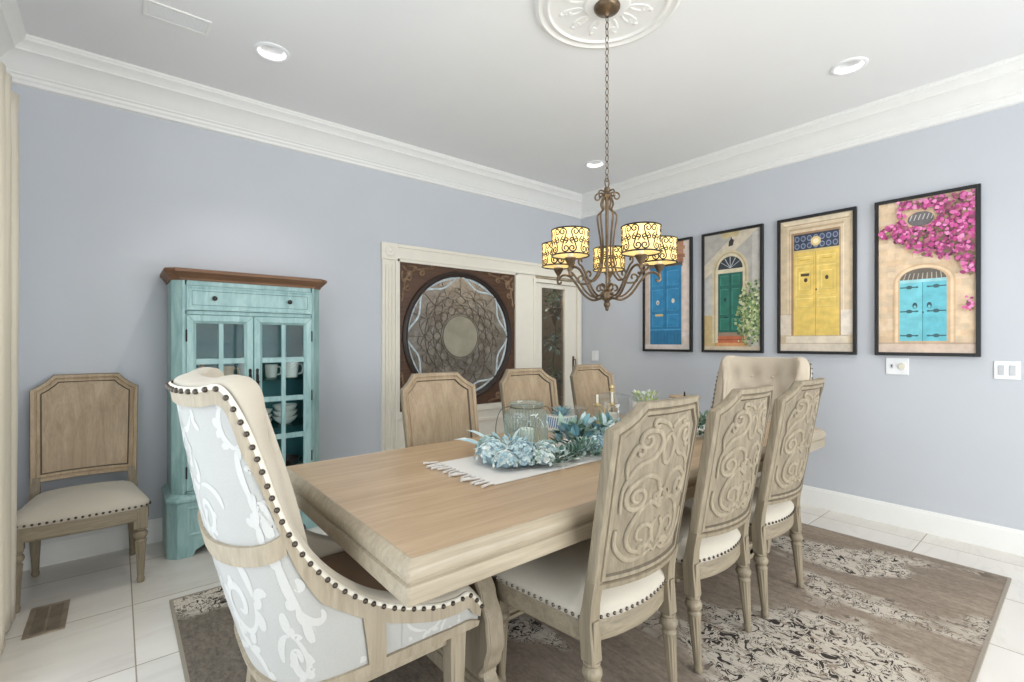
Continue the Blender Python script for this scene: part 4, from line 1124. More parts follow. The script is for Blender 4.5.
# drawer
b = MB(); b.box(-.372, .372, -.388, -.358, 1.530, 1.682)
r_ = [V((-.372, 1.530)), V((.372, 1.530)), V((.372, 1.682)), V((-.372, 1.682))]
frame_ring(b, r_, offset_poly(r_, .03), [(0, 0), (0, -.004), (.35, -.005), (.6, -.001), (1, -.0005), (1, 0)], lambda u, z, w: (u, -.388 + w, z), .8)
b.cur = 1
for q in ((-.342, .342, 1.5605, 1.563), (-.342, .342, 1.649, 1.6515), (-.3445, -.342, 1.5605, 1.6515), (.342, .3445, 1.5605, 1.6515)): b.box(q[0], q[1], -.3892, -.3875, q[2], q[3])
dr = b.build('drawer', [M['teal'], M['teal_line']], cab, smooth=False)
for x in (-.225, .222):
    b = MB(); b.lathe([(.008, 0), (.006, -.012), (.013, -.02), (.015, -.027), (.010, -.033), (.001, -.034)], (x, -.388, 1.606), 14, axis='y'); b.build('knob', M['dark_iron'], dr)
def cab_door(x0, x1, hinge):
    z0, z1 = .405, 1.500; b = MB(); st = .052; rows = [.46, .675, .908, 1.207, 1.447]
    yF, yB = -.392, -.366
    R4 = [V((x0, z0)), V((x1, z0)), V((x1, z1)), V((x0, z1))]; I4 = offset_poly(R4, st)
    frame_ring(b, R4, I4, [(0, -.366), (0, -.388), (.06, -.392), (.70, -.392), (.82, -.386), (1, -.380), (1, -.366)], lambda u, z, w: (u, w, z), 5)
    xm = (x0 + x1) / 2; zl = [z0 + st] + [.675, .940, 1.207] + [z1 - st]
    b.box(xm - .013, xm + .013, -.386, -.368, z0 + st, z1 - st)
    for z in (.678, .940, 1.207): b.box(x0 + st, x1 - st, -.3852, -.3688, z - .017, z + .017)
    b.cur = 1
    for (a, c) in zip(R4, I4):                                                    # mitre lines
        d = (c - a).normalized(); n = V((-d.y, d.x)) * .0009; A = a + d * .004; B_ = a + (c - a) * .72
        b.add([(A.x + n.x, -.3923, A.y + n.y), (B_.x + n.x, -.3923, B_.y + n.y), (B_.x - n.x, -.3923, B_.y - n.y), (A.x - n.x, -.3923, A.y - n.y)], [(0, 1, 2, 3)])
    d = b.build('door', [M['teal'], M['teal_line']], cab, smooth=False)
    g = MB(); g.box(x0 + st - .004, x1 - st + .004, -.376, -.373, z0 + st - .004, z1 - st + .004); g.build('glass_pane', M['pane'], d, smooth=False)
    xh = (x1 - .02) if hinge < 0 else (x0 + .02)
    b = MB(); b.box(xh - .008, xh + .008, -.3945, -.392, .995, 1.135)
    b.ball((xh, -.394, 1.14), (.010, .004, .014)); b.ball((xh, -.394, .99), (.010, .004, .014))
    b.tube(crom([(xh, -.394, 1.118), (xh, -.415, 1.112), (xh, -.422, 1.09), (xh, -.418, 1.065), (xh, -.422, 1.04), (xh, -.415, 1.018), (xh, -.394, 1.012)], 4), .0055, 7); b.ball((xh, -.420, 1.065), .010)
    b.build('handle', M['dark_iron'], d)
    xe = x0 if hinge < 0 else x1
    for z in (1.37, .95, .52):
        b = MB(); b.tube([(xe, -.393, z - .03), (xe, -.393, z + .03)], .0045, 8); b.ball((xe, -.393, z + .033), .005); b.ball((xe, -.393, z - .033), .005); b.build('hinge', M['dark_iron'], d)
cab_door(-.373, -.0015, -1); cab_door(.0015, .373, 1)
for z in (.735, 1.065):
    b = MB(); b.box(-.425, .425, -.345, -.02, z, z + .007); b.build('glass_shelf', M['shelf_glass'], cab, smooth=False)
# wares inside (things of their own)
def ware(name, label, cat, x, y, z, fn, m, group='crockery inside the teal cabinet'):
    t = thing(name, label, cat, (CXc + x, -.016 + y, z), 0, group); fn(t, m); return t
def mug(t, m, s=1.):
    b = MB(); b.lathe([(.03 * s, 0), (.036 * s, .004), (.040 * s, .05 * s), (.042 * s, .095 * s), (.038 * s, .095 * s), (.036 * s, .05 * s), (.002, .008)], n=20); b.build('cup_body', m, t)
    b = MB(); b.tube([(.038 * s, 0, .08 * s), (.06 * s, 0, .075 * s), (.068 * s, 0, .05 * s), (.06 * s, 0, .025 * s), (.038 * s, 0, .02 * s)], .006 * s); b.build('handle', m, t)
def bowl(t, m, r=.075, h=.05):
    b = MB(); b.lathe([(r * .45, 0), (r * .5, .004), (r * .85, h * .55), (r, h), (r * .96, h), (r * .8, h * .55), (.002, .01)], n=24); b.build('bowl_body', m, t)
def bowl1(z_off): return lambda t, m: bowl(t, m, .085, .055)
def jug(t, m):
    b = MB(); b.lathe([(.04, 0), (.052, .01), (.062, .05), (.05, .10), (.036, .13), (.042, .15), (.038, .15), (.032, .13), (.002, .02)], n=20); b.build('jug_body', m, t)
    b = MB(); b.tube([(.045, 0, .13), (.085, 0, .12), (.09, 0, .08), (.06, 0, .05)], .007); b.build('handle', m, t)
def plate_up(t, m):
    b = MB(); b.lathe([(.001, 0), (.06, .004), (.10, .016), (.10, .02), (.06, .009), (.001, .005)], n=28); b.build('plate_body', m, t)
def box_ware(t, m):
    b = MB(); b.lathe([(.055, 0), (.06, .006), (.06, .07), (.05, .082), (.015, .088), (.012, .1), (.016, .108), (.001, .112)], n=22); b.build('canister', m, t)
zsA, zsB, zsC = .416, .7425, 1.0725
ware('mug', 'white mug on the upper glass shelf beside the right-hand door edge', 'mug', .27, -.25, zsC, lambda t, m: mug(t, m, 1.25), M['porcelain'])
ware('mug', 'white mug on the upper glass shelf behind the right door muntin', 'mug', .155, -.18, zsC, mug, M['porcelain'])
ware('jug', 'white jug on the upper glass shelf near the middle of the cabinet', 'jug', .0, -.17, zsC, jug, M['porcelain'])
ware('mug', 'small tan mug on the upper glass shelf behind the left door', 'mug', -.13, -.24, zsC, mug, M['tan_ware'])
ware('canister', 'round tan lidded canister on the upper shelf at the left end of the cabinet', 'canister', -.27, -.2, zsC, box_ware, M['tan_ware'])
for k in range(3): ware('bowl', ['white bowl at the bottom of the right-hand stack on the middle shelf', 'white bowl in the middle of the right-hand stack in the cabinet', 'white bowl on top of the right-hand stack in the cabinet'][k], 'bowl', .235, -.23, zsB + k * .04, bowl1(0), M['porcelain'], 'stacked white bowls in the cabinet')
for k in range(3): ware('bowl', ['white bowl at the bottom of the stack near the cabinet doors meeting line', 'white bowl in the middle of the stack near the doors meeting line', 'white bowl on top of the stack near the doors meeting line'][k], 'bowl', .085, -.25, zsB + k * .035, lambda t, m: bowl(t, m, .06, .045), M['porcelain'], 'small white bowls in the cabinet')
ware('jug', 'tan jug on the middle shelf behind the left cabinet door', 'jug', -.18, -.2, zsB, jug, M['tan_ware'])
ware('bowl', 'dark serving bowl on the cabinet floor behind the right door', 'bowl', .24, -.22, zsA, lambda t, m: bowl(t, m, .10, .075), M['dark_ware'])
ware('canister', 'dark lidded canister on the cabinet floor near the doors meeting line', 'canister', .06, -.2, zsA, box_ware, M['dark_ware'])

# ------------------------------------------------------------------ chandelier
ch = thing('chandelier', 'five-arm bronze chandelier with scroll patterned drum shades hanging over the table', 'chandelier', (-2.444, -2.404, 0))
b = MB(); b.lathe([(.066, 3.026), (.066, 3.018), (.060, 3.008), (.045, 2.998), (.022, 2.990), (.012, 2.984), (.008, 2.975), (.001, 2.974)], n=28); b.build('canopy', M['bronze'], ch)
b = MB(); z = 2.982; k = 0
while z > 2.175:
    L, W = .019, .0085; rot = (k % 2) * PI / 2
    pts = [(W * math.cos(a) * math.cos(rot), W * math.cos(a) * math.sin(rot), z - L + L * math.sin(a)) for a in [2 * PI * i / 12 for i in range(12)]]
    b.tube(pts, .0022, 5, closed=True); z -= .0335; k += 1
b.build('chain', M['chain'], ch)
b = MB()
b.tube([(.016 * math.cos(a), 0, 2.135 + .024 * math.sin(a)) for a in [2 * PI * i / 16 for i in range(16)]], .0032, 6, closed=True)
b.lathe([(.001, 2.115), (.012, 2.112), (.016, 2.10), (.012, 2.09), (.020, 2.082), (.024, 2.07), (.016, 2.055), (.009, 2.045), (.007, 1.6), (.012, 1.598)], n=16)
b.lathe([(.006, 1.60), (.018, 1.592), (.032, 1.582), (.036, 1.565), (.030, 1.548), (.016, 1.540), (.012, 1.532), (.017, 1.524), (.015, 1.512), (.008, 1.502), (.010, 1.495), (.001, 1.486)], n=18)
b.build('centre_stem', M['bronze'], ch)
phi0 = math.atan2(.7722 + .1983 * -.6354, .6354 + .1983 * .7722) - .04       # direction away from the viewer
for k in range(5):
    a = phi0 + 2 * PI * k / 5; ca, sa = math.cos(a), math.sin(a)
    def W(p): return [(x * ca, x * sa, z) for x, z in p]
    b = MB()
    low = scroll([(.028, 1.555), (.075, 1.545), (.125, 1.575), (.17, 1.635), (.205, 1.675), (.245, 1.685), (.272, 1.665)], end=(.016, .006, .7, -1))
    b.tube(W(low), .0062, 7)
    low2 = scroll([(.034, 1.570), (.075, 1.562), (.115, 1.592), (.155, 1.648), (.188, 1.69), (.205, 1.70)], start=(.030, .008, 1.05, -1), end=(.018, .006, .8, 1))
    b.tube(W(low2), .0052, 7)
    up = scroll([(.022, 2.062), (.032, 2.03), (.024, 2.0), (.050, 1.972), (.046, 1.92), (.034, 1.84), (.032, 1.76), (.052, 1.68), (.095, 1.635), (.135, 1.632)], end=(.026, .007, .95, 1))
    b.tube(W(up), .0052, 7)
    top = scroll([(.014, 2.055), (.022, 2.085), (.045, 2.088)], end=(.020, .007, .95, -1)); b.tube(W(top), .0042, 6)
    arm = b.build('arm', M['bronze'], ch)
    c = (.272 * ca, .272 * sa, 0)
    b = MB(); b.lathe([(.006, 1.660), (.010, 1.672), (.007, 1.684), (.012, 1.692), (.026, 1.716), (.030, 1.722), (.026, 1.726), (.014, 1.728)], c, 18); b.build('bobeche', M['bronze'], arm)
    b = MB(); b.lathe([(.013, 1.728), (.0135, 1.768), (.010, 1.770)], c, 14); b.build('candle_sleeve', M['wax'], arm)
    b = MB(); zb, zt_, R1 = 1.734, 1.852, .086
    b.grid(lambda u, v: (c[0] + R1 * math.cos(2 * PI * u), c[1] + R1 * math.sin(2 * PI * u), zb + (zt_ - zb) * v), 40, 4, cu=True); sh = b.build('lamp_shade', M['shade'], ch)
    b = MB()
    for zz in (zb,): b.tube([(c[0] + (R1 + .001) * math.cos(2 * PI * i / 40), c[1] + (R1 + .001) * math.sin(2 * PI * i / 40), zz) for i in range(40)], .0036, 6, closed=True)
    b.build('shade_band', M['dark_iron'], sh)
    b = MB(); b.tube([(c[0] + (R1 + .001) * math.cos(2 * PI * i / 40), c[1] + (R1 + .001) * math.sin(2 * PI * i / 40), zt_) for i in range(40)], .0036, 6, closed=True); b.build('shade_band', M['dark_iron'], sh)
    b = MB(); nrep = 6; Wd = 2 * PI * R1 / nrep; mid = (zb + zt_) / 2
    pat = [scroll([(-.010, .030), (0, 0), (.010, -.030)], start=(.0185, .004, 1.35, -1), end=(.0185, .004, 1.35, -1)),
           [V((-q.x + Wd / 2, q.y)) for q in scroll([(-.010, .030), (0, 0), (.010, -.030)], start=(.0185, .004, 1.35, -1), end=(.0185, .004, 1.35, -1))],
           scroll([(.006, .018), (.016, .006)], end=(.010, .003, 1.1, -1)), scroll([(-.006, -.018), (-.016, -.006)], end=(.010, .003, 1.1, -1)),
           scroll([(Wd / 2 - .006, .018), (Wd / 2 - .016, .006)], end=(.010, .003, 1.1, 1)), scroll([(Wd / 2 + .006, -.018), (Wd / 2 + .016, -.006)], end=(.010, .003, 1.1, 1))]
    for r_ in range(nrep):
        for st in pat:
            pts = []; ups = []
            for q in st:
                th = 2 * PI * r_ / nrep + q.x / R1 + k; zz = min(zt_ - .002, max(zb + .002, mid + q.y))
                pts.append((c[0] + R1 * math.cos(th), c[1] + R1 * math.sin(th), zz)); ups.append((math.cos(th), math.sin(th), 0))
            b.ribbon(pts, ups, .0030, .0022, 3)
    b.build('scrollwork', M['dark_iron'], sh)
    b = MB(); b.lathe([(.008, 1.770), (.016, 1.785), (.018, 1.80), (.012, 1.82), (.001, 1.832)], c, 12); b.build('bulb', M['bulb'], arm)
    b = MB()
    for i in range(3):
        th = 2 * PI * i / 3; b.tube([(c[0] + .012 * math.cos(th), c[1] + .012 * math.sin(th), 1.768), (c[0] + R1 * math.cos(th), c[1] + R1 * math.sin(th), 1.768)], .0014, 5)
    b.build('shade_ring', M['bronze'], sh)
    ld = bpy.data.lights.new('chandelier_bulb', 'POINT'); ld.energy = 1.25; ld.color = (1, .85, .62); ld.shadow_soft_size = .025
    lo = bpy.data.objects.new('bulb_light', ld); lo.location = (-2.444 + c[0], -2.404 + c[1], 1.825); COL.objects.link(lo)

# ------------------------------------------------------------------ table setting
ZT = TZ + .0005
b = MB(); nx, ny = 60, 10
rx0, rx1, ry0, ry1 = -3.235, -1.05, -2.505, -2.07
b.grid(lambda u, v: (rx0 + (rx1 - rx0) * u, ry0 + (ry1 - ry0) * v, ZT + .0016 + .0006 * math.sin(u * 60 + v * 9)), nx, ny)
b.grid(lambda u, v: (rx0 + (rx1 - rx0) * u, ry0 + (ry1 - ry0) * v, ZT + .0002), 2, 2)
rn = thing('table_runner', 'white woven table runner with tasselled end lying along the table', 'table runner')
b.build('cloth', M['runner'], rn)
b = MB()
for i in range(15):
    y = ry0 + .008 + (ry1 - ry0 - .016) * i / 14; L = rnd.uniform(.055, .085); dy = rnd.uniform(-.02, .02)
    b.cur = 0; b.tube(crom([(rx0 + .002, y, ZT + .0065), (rx0 - L * .5, y + dy * .3, ZT + .008), (rx0 - L, y + dy, ZT + .0075)], 4), [.003, .0035, .004, .004, .0045, .0045, .005, .005, .006], 6)
    if i % 1 == 0: b.cur = 1; b.tube([(rx0 - .012, y + .012, ZT + .005), (rx0 - .03, y + .016 + dy * .4, ZT + .006), (rx0 - .045, y + .008 + dy, ZT + .005)], .0026, 5)
b.build('tassel_fringe', [M['runner'], M['runner_thread']], rn)

def cluster(b, c, rad, n, kinds, L, W, flat=.5, zmin=None):
    for i in range(n):
        a = rnd.uniform(0, 2 * PI); el = rnd.uniform(-.1, 1); rr = rnd.random() ** .5
        p = V(c) + V((rad[0] * rr * math.cos(a), rad[1] * rr * math.sin(a), rad[2] * math.sqrt(max(0, 1 - rr * rr)) * rnd.uniform(.35, 1)))
        d = V((math.cos(a) * rr, math.sin(a) * rr, .3 + .6 * rnd.random())) + V((rnd.uniform(-.6, .6), rnd.uniform(-.6, .6), rnd.uniform(-.3, .3)))
        b.cur = LI[rnd.choice(kinds)]; l = L * rnd.uniform(.7, 1.3)
        if p.z < ZT + .018: p.z = ZT + .018
        if d.z < 0: d.z = .1
        b.leaf(p, d, V((0, 0, 1)) + V((rnd.uniform(-.5, .5), rnd.uniform(-.5, .5), 0)), l, W * rnd.uniform(.7, 1.3), .2)
def florets(b, c, rad, n, kinds, s):
    for i in range(n):
        a = rnd.uniform(0, 2 * PI); rr = rnd.random() ** .5
        nrm = V((rr * math.cos(a), rr * math.sin(a), math.sqrt(1 - min(1, rr * rr)) + .1)).normalized()
        p = V((c[0] + rad[0] * nrm.x, c[1] + rad[1] * nrm.y, c[2] + rad[2] * nrm.z)) + V((rnd.uniform(-.006, .006), rnd.uniform(-.006, .006), rnd.uniform(-.006, .006)))
        p.z = max(p.z, ZT + .010); b.cur = LI[rnd.choice(kinds)]; t1 = nrm.orthogonal().normalized(); t2 = nrm.cross(t1); a0 = rnd.uniform(0, PI)
        for k in range(4):
            d = t1 * math.cos(a0 + k * PI / 2) + t2 * math.sin(a0 + k * PI / 2); b.leaf(p, d + nrm * .25, nrm, s, s * .95, .1)
# garland: stem, hydrangea blooms and leaves
ga = thing('floral_garland', 'blue-green hydrangea and eucalyptus garland around the glass jar on the runner', 'garland', (0, 0, 0))
JX, JY = -2.777, -2.165
b = MB(); b.tube(crom([(-3.06, -2.33, ZT + .015), (-2.95, -2.39, ZT + .02), (-2.80, -2.41, ZT + .02), (-2.64, -2.38, ZT + .02), (-2.4, -2.36, ZT + .02), (-2.2, -2.33, ZT + .02)], 6), .006); b.build('stem', LEAF['olive'], ga)
for (x, y, rx, ry, rz, n, ks) in ((-3.05, -2.25, .075, .085, .085, 300, ['blue', 'pale', 'pale', 'white', 'blue']), (-2.97, -2.36, .085, .07, .085, 300, ['blue', 'pale', 'blue', 'pale']), (-2.99, -2.14, .065, .06, .08, 190, ['pale', 'blue', 'sage']), (-2.84, -2.37, .06, .06, .075, 170, ['pale', 'white', 'sage', 'blue']), (-3.06, -2.36, .06, .06, .06, 170, ['pale', 'blue', 'white']), (-2.91, -2.43, .055, .05, .055, 150, ['pale', 'sage', 'white']), (-2.55, -2.42, .06, .05, .07, 150, ['pale', 'blue', 'blue']), (-2.36, -2.37, .075, .07, .10, 240, ['pale', 'blue', 'white', 'sage'])):
    b = MB(); b.cur = LI['blue']; b.ball((x, y, ZT + .035), (rx * .6, ry * .6, rz * .42)); florets(b, (x, y, ZT + .02), (rx, ry, rz), int(n * 1.7), ks, .0125); b.build('hydrangea_bloom', LM, ga)
b = MB()
cluster(b, (-2.83, -2.42, ZT), (.12, .055, .06), 240, ['pale', 'sage', 'green', 'white', 'dark'], .032, .016)
cluster(b, (-2.64, -2.42, ZT), (.13, .065, .075), 270, ['green', 'dark', 'sage', 'green', 'pale'], .038, .015)
cluster(b, (-2.44, -2.40, ZT), (.14, .07, .09), 220, ['sage', 'blue', 'teal', 'green'], .045, .024)
cluster(b, (-2.57, -2.30, ZT + .03), (.10, .075, .085), 100, ['teal', 'blue', 'sage', 'green', 'sage'], .07, .036)
cluster(b, (-2.33, -2.28, ZT + .02), (.12, .08, .10), 110, ['teal', 'blue', 'pale', 'green'], .065, .032)
cluster(b, (-2.12, -2.26, ZT), (.12, .10, .09), 130, ['green', 'dark', 'sage', 'blue'], .055, .026)
cluster(b, (-2.95, -2.25, ZT + .03), (.09, .12, .06), 60, ['blue', 'pale', 'teal'], .06, .026)
b.build('eucalyptus_leaves', LM, ga)
b = MB()
for (p, d, L, W, k) in (((-3.04, -2.14, ZT + .06), (-.9, .5, .5), .11, .034, 'blue'), ((-2.99, -2.08, ZT + .05), (-.5, .9, .22), .16, .035, 'white'), ((-2.96, -2.09, ZT + .07), (-.7, .7, .6), .12, .03, 'pale'), ((-2.62, -2.25, ZT + .10), (.1, .1, 1), .10, .05, 'sage'), ((-2.50, -2.28, ZT + .1), (.7, .1, .7), .12, .035, 'teal'), ((-2.46, -2.24, ZT + .10), (.5, .2, .6), .11, .035, 'pale'), ((-2.44, -2.25, ZT + .10), (.9, .1, .4), .13, .034, 'blue'), ((-2.40, -2.3, ZT + .1), (.9, .4, .6), .11, .034, 'olive')):
    b.cur = LI[k]; b.leaf(p, d, (0, -.4, 1), L, W, .3)
b.build('long_leaves', LM, ga)

for o in ga.children:                                            # leaves lie on the cloth and lean on the jar, not through them
    for v in o.data.vertices:
        d = V((v.co.x - JX, v.co.y - JY))
        if v.co.z < ZT + .27 and d.length < .114:
            d = d.normalized() * .114; v.co.x = JX + d.x; v.co.y = JY + d.y
        if v.co.z < ZT + .0036: v.co.z = ZT + .0036
# ribbed glass jar lantern with wire handle and candle
jar = thing('glass_jar_lantern', 'ribbed clear glass jar with wire handle in the garland', 'lantern', (JX, JY, ZT + .003))
b = MB()
jp = [(.080, 0), (.096, .003), (.106, .014), (.107, .03), (.107, .08), (.107, .16), (.107, .19), (.100, .207), (.084, .217), (.078, .222), (.078, .232), (.085, .237), (.087, .246), (.082, .250)]
b.lathe(jp, n=84, flute=(3, 6, 42, .035), cap=False); b.lathe([(.078, .004), (.001, .004)], n=24, cap=False); b.build('jar_body', M['jar_glass'], jar)
b = MB()
for i in range(42):
    a = 2 * PI * i / 42; b.ribbon([(.1072 * math.cos(a), .1072 * math.sin(a), .016 + .176 * k / 5) for k in range(6)], (math.cos(a), math.sin(a), 0), .0030, .0022, 4)
b.build('glass_ribs', M['rib_glass'], jar)
b = MB(); b.tube([(.0845 * math.cos(2 * PI * i / 28), .0845 * math.sin(2 * PI * i / 28), .240) for i in range(28)], .0045, 6, closed=True); b.build('jar_rim', M['clear_glass'], jar)
b = MB(); b.tube([(.081 * math.cos(2 * PI * i / 24), .081 * math.sin(2 * PI * i / 24), .225) for i in range(24)], .0024, 5, closed=True)
b.tube(crom([(-.062, .052, .226), (-.105, .066, .215), (-.128, .072, .17), (-.135, .075, .11), (-.125, .072, .06)], 6), .0024, 5); b.tube(crom([(.060, -.054, .226), (.09, -.06, .222), (.112, -.066, .19)], 5), .0024, 5)
b.build('wire_handle', M['wire'], jar)
cd = thing('pillar_candle', 'white pillar candle inside the ribbed glass jar', 'candle', (JX, JY, ZT + .0085))
b = MB(); b.lathe([(.036, 0), (.038, .003), (.038, .108), (.034, .112), (.018, .108), (.001, .107)], n=24); b.build('wax_body', M['wax'], cd)
b = MB(); b.tube([(0, 0, .106), (.001, 0, .118)], .0012, 5); b.build('wick', M['vent_dark'], cd)

# succulent in a blue striped box
sx_, sy_ = -2.22, -1.86
su = thing('succulent_planter', 'teal spiky succulent in a blue and white striped square pot', 'potted plant', (sx_, sy_, ZT))
b = MB(); q = [(.062, 0), (.066, .004), (.070, .095), (.066, .095), (.062, .08)]
b.loft([rectl(r, r, z, .008, 3) for r, z in q]); b.build('pot', M['white_pot'], su)
b = MB()
for i in range(7):
    u = -.06 + i * .019
    for fnc in (lambda u, v, w: (u, -.0665 - v * .042 - w, v), lambda u, v, w: (-.0665 - v * .042 - w, -u, v)):
        b.prism([(u, .02), (u + .009, .02), (min(.066, u + .027), .088), (min(.066, u + .018), .088)], fnc, -.001, .0008)
b.build('stripe_pattern', plain('stripe_blue', (92, 136, 186), .4), su, smooth=False)
b = MB()
for ring, n, tilt, L in ((0, 10, .55, .075), (1, 8, 1.2, .085), (2, 6, 2.6, .08)):
    for i in range(n):
        a = 2 * PI * (i + .5 * ring) / n; b.cur = LI[rnd.choice(['teal', 'teal', 'blue'])]
        b.leaf((.012 * math.cos(a), .012 * math.sin(a), .085), (math.cos(a), math.sin(a), tilt), (0, 0, 1), L, .024, .2)
b.build('rosette', LM, su)

# glass bowl with shells
gb = thing('glass_bowl', 'low clear glass footed bowl behind the garland', 'bowl', (-1.985, -1.765, ZT))
b = MB(); b.lathe([(k * .8, z) for k, z in [(.05, 0), (.052, .004), (.012, .012), (.010, .03), (.03, .045), (.085, .075), (.108, .115), (.104, .115), (.08, .08), (.02, .05), (.001, .048)]], n=32); b.build('bowl_body', M['clear_glass'], gb)
# branch stand/candle holder: brass tripod holder with two tapers
ho = thing('candle_holder', 'slim gold candle holder with two small cups in front of the glass jar', 'candle holder', (-2.04, -2.055, ZT))
b = MB(); b.lathe([(.04, 0), (.04, .004), (.012, .010), (.004, .02), (.0035, .15)], n=18)
for s in (-1, 1):
    b.tube(crom([(0, 0, .09), (s * .02, -s * .012, .13), (s * .040, -s * .025, .158)], 6), .0035, 6); b.lathe([(.004, .156), (.024, .162), (.026, .166), (.010, .167), (.009, .180)], (s * .040, -s * .025, 0), 14)
b.build('holder_body', M['gold'], ho)
for s, lab in ((-1, 'short cream taper candle in the left cup of the gold holder'), (1, 'short cream taper candle in the right cup of the gold holder')):
    c = thing('taper_candle', lab, 'candle', (-2.04 + s * .040, -2.055 - s * .025, ZT + .1805), 0, 'tapers in the gold holder')
    b = MB(); b.lathe([(.0075, 0), (.0075, .045 if s < 0 else .06), (.004, .048 if s < 0 else .064), (.001, .049 if s < 0 else .065)], n=12); b.build('wax_body', M['wax'], c)
    b = MB(); b.tube([(0, 0, .048 if s < 0 else .064), (0, 0, .058 if s < 0 else .074)], .001, 5); b.build('wick', M['vent_dark'], c)
# lidded apothecary jar
aj = thing('lidded_glass_jar', 'clear glass canister jar with lid and gold finial', 'jar', (-1.86, -1.965, ZT))
K = 1.32
b = MB(); b.lathe([(r_ * K, z * 1.05) for r_, z in [(.05, 0), (.07, .004), (.084, .02), (.086, .09), (.082, .175), (.078, .182)]], n=32, cap=False); b.lathe([(.09, .006), (.001, .006)], n=20, cap=False); b.build('jar_body', M['clear_glass'], aj)
b = MB(); b.lathe([(r_ * K, z * 1.05) for r_, z in [(.088, .182), (.09, .186), (.084, .193), (.05, .205), (.016, .212)]], n=32, cap=False); ld_ = b.build('jar_lid', M['clear_glass'], aj)
b = MB(); b.lathe([(r_ * 1.1, z * 1.05) for r_, z in [(.016, .211), (.018, .216), (.007, .222), (.007, .232), (.014, .240), (.013, .252), (.006, .258), (.001, .26)]], n=16); b.build('finial', M['gold'], ld_)
cd = thing('votive_candle', 'white votive candle inside the lidded glass jar', 'candle', (-1.86, -1.965, ZT + .0075)); b = MB(); b.lathe([(.034, 0), (.036, .003), (.036, .08), (.03, .083), (.001, .08)], n=20); b.build('wax_body', M['wax'], cd)
b = MB(); b.tube([(0, 0, .079), (0, 0, .09)], .001, 5); b.build('wick', M['vent_dark'], cd)
# white potted lime plant
wp = thing('potted_plant', 'small lime green plant in a round white pot past the glass jar', 'potted plant', (-1.82, -2.195, ZT + .0034))
b = MB(); b.lathe([(.052, 0), (.06, .004), (.074, .11), (.080, .17), (.083, .182), (.076, .182), (.070, .16), (.001, .158)], n=28); b.build('pot', M['white_pot'], wp)
b = MB()
for i in range(190):
    a = rnd.uniform(0, 2 * PI); r_ = .068 * rnd.random() ** .5; b.cur = LI[rnd.choice(['lime', 'lime', 'sage', 'white', 'white'])]
    b.leaf((r_ * math.cos(a), r_ * math.sin(a), rnd.uniform(.165, .215)), (math.cos(a) * .6, math.sin(a) * .6, rnd.uniform(.5, 1.6)), (0, 0, 1), rnd.uniform(.03, .05), .014, .2)
b.build('foliage', LM, wp)
# pedestal dish with dark taper
pd = thing('pedestal_dish', 'pale footed dish with a dark spike candle, half hidden by the nearest chair', 'candle holder', (-1.48, -2.26, ZT + .0034))
b = MB(); b.lathe([(.05, 0), (.05, .005), (.014, .02), (.010, .08), (.013, .15), (.03, .168), (.098, .184), (.102, .192), (.03, .176), (.001, .174)], n=26); b.build('dish', M['tan_ware'], pd)
b = MB(); b.lathe([(.007, .175), (.006, .215), (.001, .225)], n=10); b.build('spike', M['dark_iron'], pd)
# far leafy arrangement
fl = thing('greenery_bunch', 'dark green and white leafy bunch at the far part of the table', 'garland', (-1.70, -2.50, ZT))
b = MB(); b.tube([(-.09, .02, .014), (0, 0, .02), (.09, -.02, .014)], .005); b.build('stem', LEAF['olive'], fl)
b = MB(); z0 = ZT
cluster(b, (0, 0, z0), (.12, .10, .12), 260, ['dark', 'green', 'sage', 'white', 'mid'], .042, .022)
b.v = [(x, y, z - z0) for x, y, z in b.v]; b.build('foliage', LM, fl)

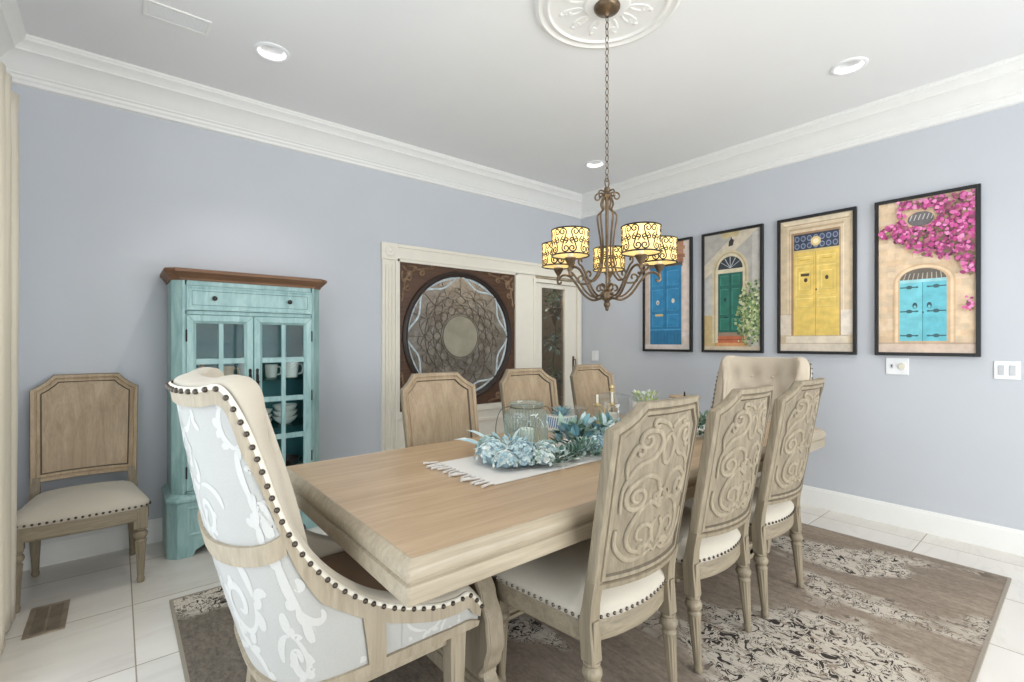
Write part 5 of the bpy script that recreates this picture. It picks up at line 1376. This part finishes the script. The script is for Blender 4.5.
# ------------------------------------------------------------------ light
w = bpy.data.worlds.new('World'); scene.world = w; w.use_nodes = True
nt = w.node_tree; bg = nt.nodes['Background']
bg.inputs[0].default_value = (.80, .90, 1.0, 1); bg.inputs[1].default_value = 1.2
def area(name, loc, rot, sx, sy, e, col):
    l = bpy.data.lights.new(name, 'AREA'); l.shape = 'RECTANGLE'; l.size = sx; l.size_y = sy; l.energy = e; l.color = col
    o = bpy.data.objects.new(name, l); o.location = loc; o.rotation_euler = rot; COL.objects.link(o); return o
area('window_daylight', (XW - .16, (WY0 + WY1) / 2, (WZ0 + WZ1) / 2), (0, math.radians(-90), 0), WZ1 - WZ0, WY1 - WY0, 38, (.93, .965, 1.0))
area('south_window_fill', ((SX0 + SX1) / 2, YS - .16, (SZ0 + SZ1) / 2), (math.radians(90), 0, 0), SX1 - SX0, SZ1 - SZ0, 180, (1.0, .985, .96))  # fill light through the added south window
for x, y in ((-3.649, -.872), (-.837, -2.999), (-.795, -.905), (-3.649, -2.999)):
    l = bpy.data.lights.new('downlight', 'SPOT'); l.energy = 30; l.color = (1, .955, .89); l.spot_size = math.radians(112); l.spot_blend = .9; l.shadow_soft_size = .012
    o = bpy.data.objects.new('downlight_lamp', l); o.location = (x, y, H + .068); COL.objects.link(o)
l = bpy.data.lights.new('hall_fill', 'POINT'); l.energy = 60; l.color = (1, .95, .88); l.shadow_soft_size = .15  # no known fixture here; added to brighten the hall behind the glass
o = bpy.data.objects.new('hall_fill_light', l); o.location = (-.9, .65, 2.6); COL.objects.link(o)

# ------------------------------------------------------------------ camera and view
cam = bpy.data.cameras.new('Camera'); co = bpy.data.objects.new('Camera', cam); COL.objects.link(co)
cam.sensor_fit = 'HORIZONTAL'; cam.sensor_width = 36; cam.lens = 479 / 1024 * 36; cam.shift_y = .001; cam.clip_start = .05
co.location = (-4.355, -3.970, 1.33); co.rotation_euler = (PI / 2, 0, -math.atan2(.6354, .7722))
scene.camera = co
scene.view_settings.view_transform = 'Standard'; scene.view_settings.look = 'None'; scene.view_settings.exposure = 0.13; scene.view_settings.gamma = 1.0; scene.view_settings.use_curve_mapping = False
try:
    scene.cycles.use_denoising = True; scene.cycles.max_bounces = 10; scene.cycles.diffuse_bounces = 5; scene.cycles.transparent_max_bounces = 16; scene.cycles.caustics_reflective = False; scene.cycles.caustics_refractive = False
    scene.cycles.sample_clamp_indirect = 6
except Exception: pass
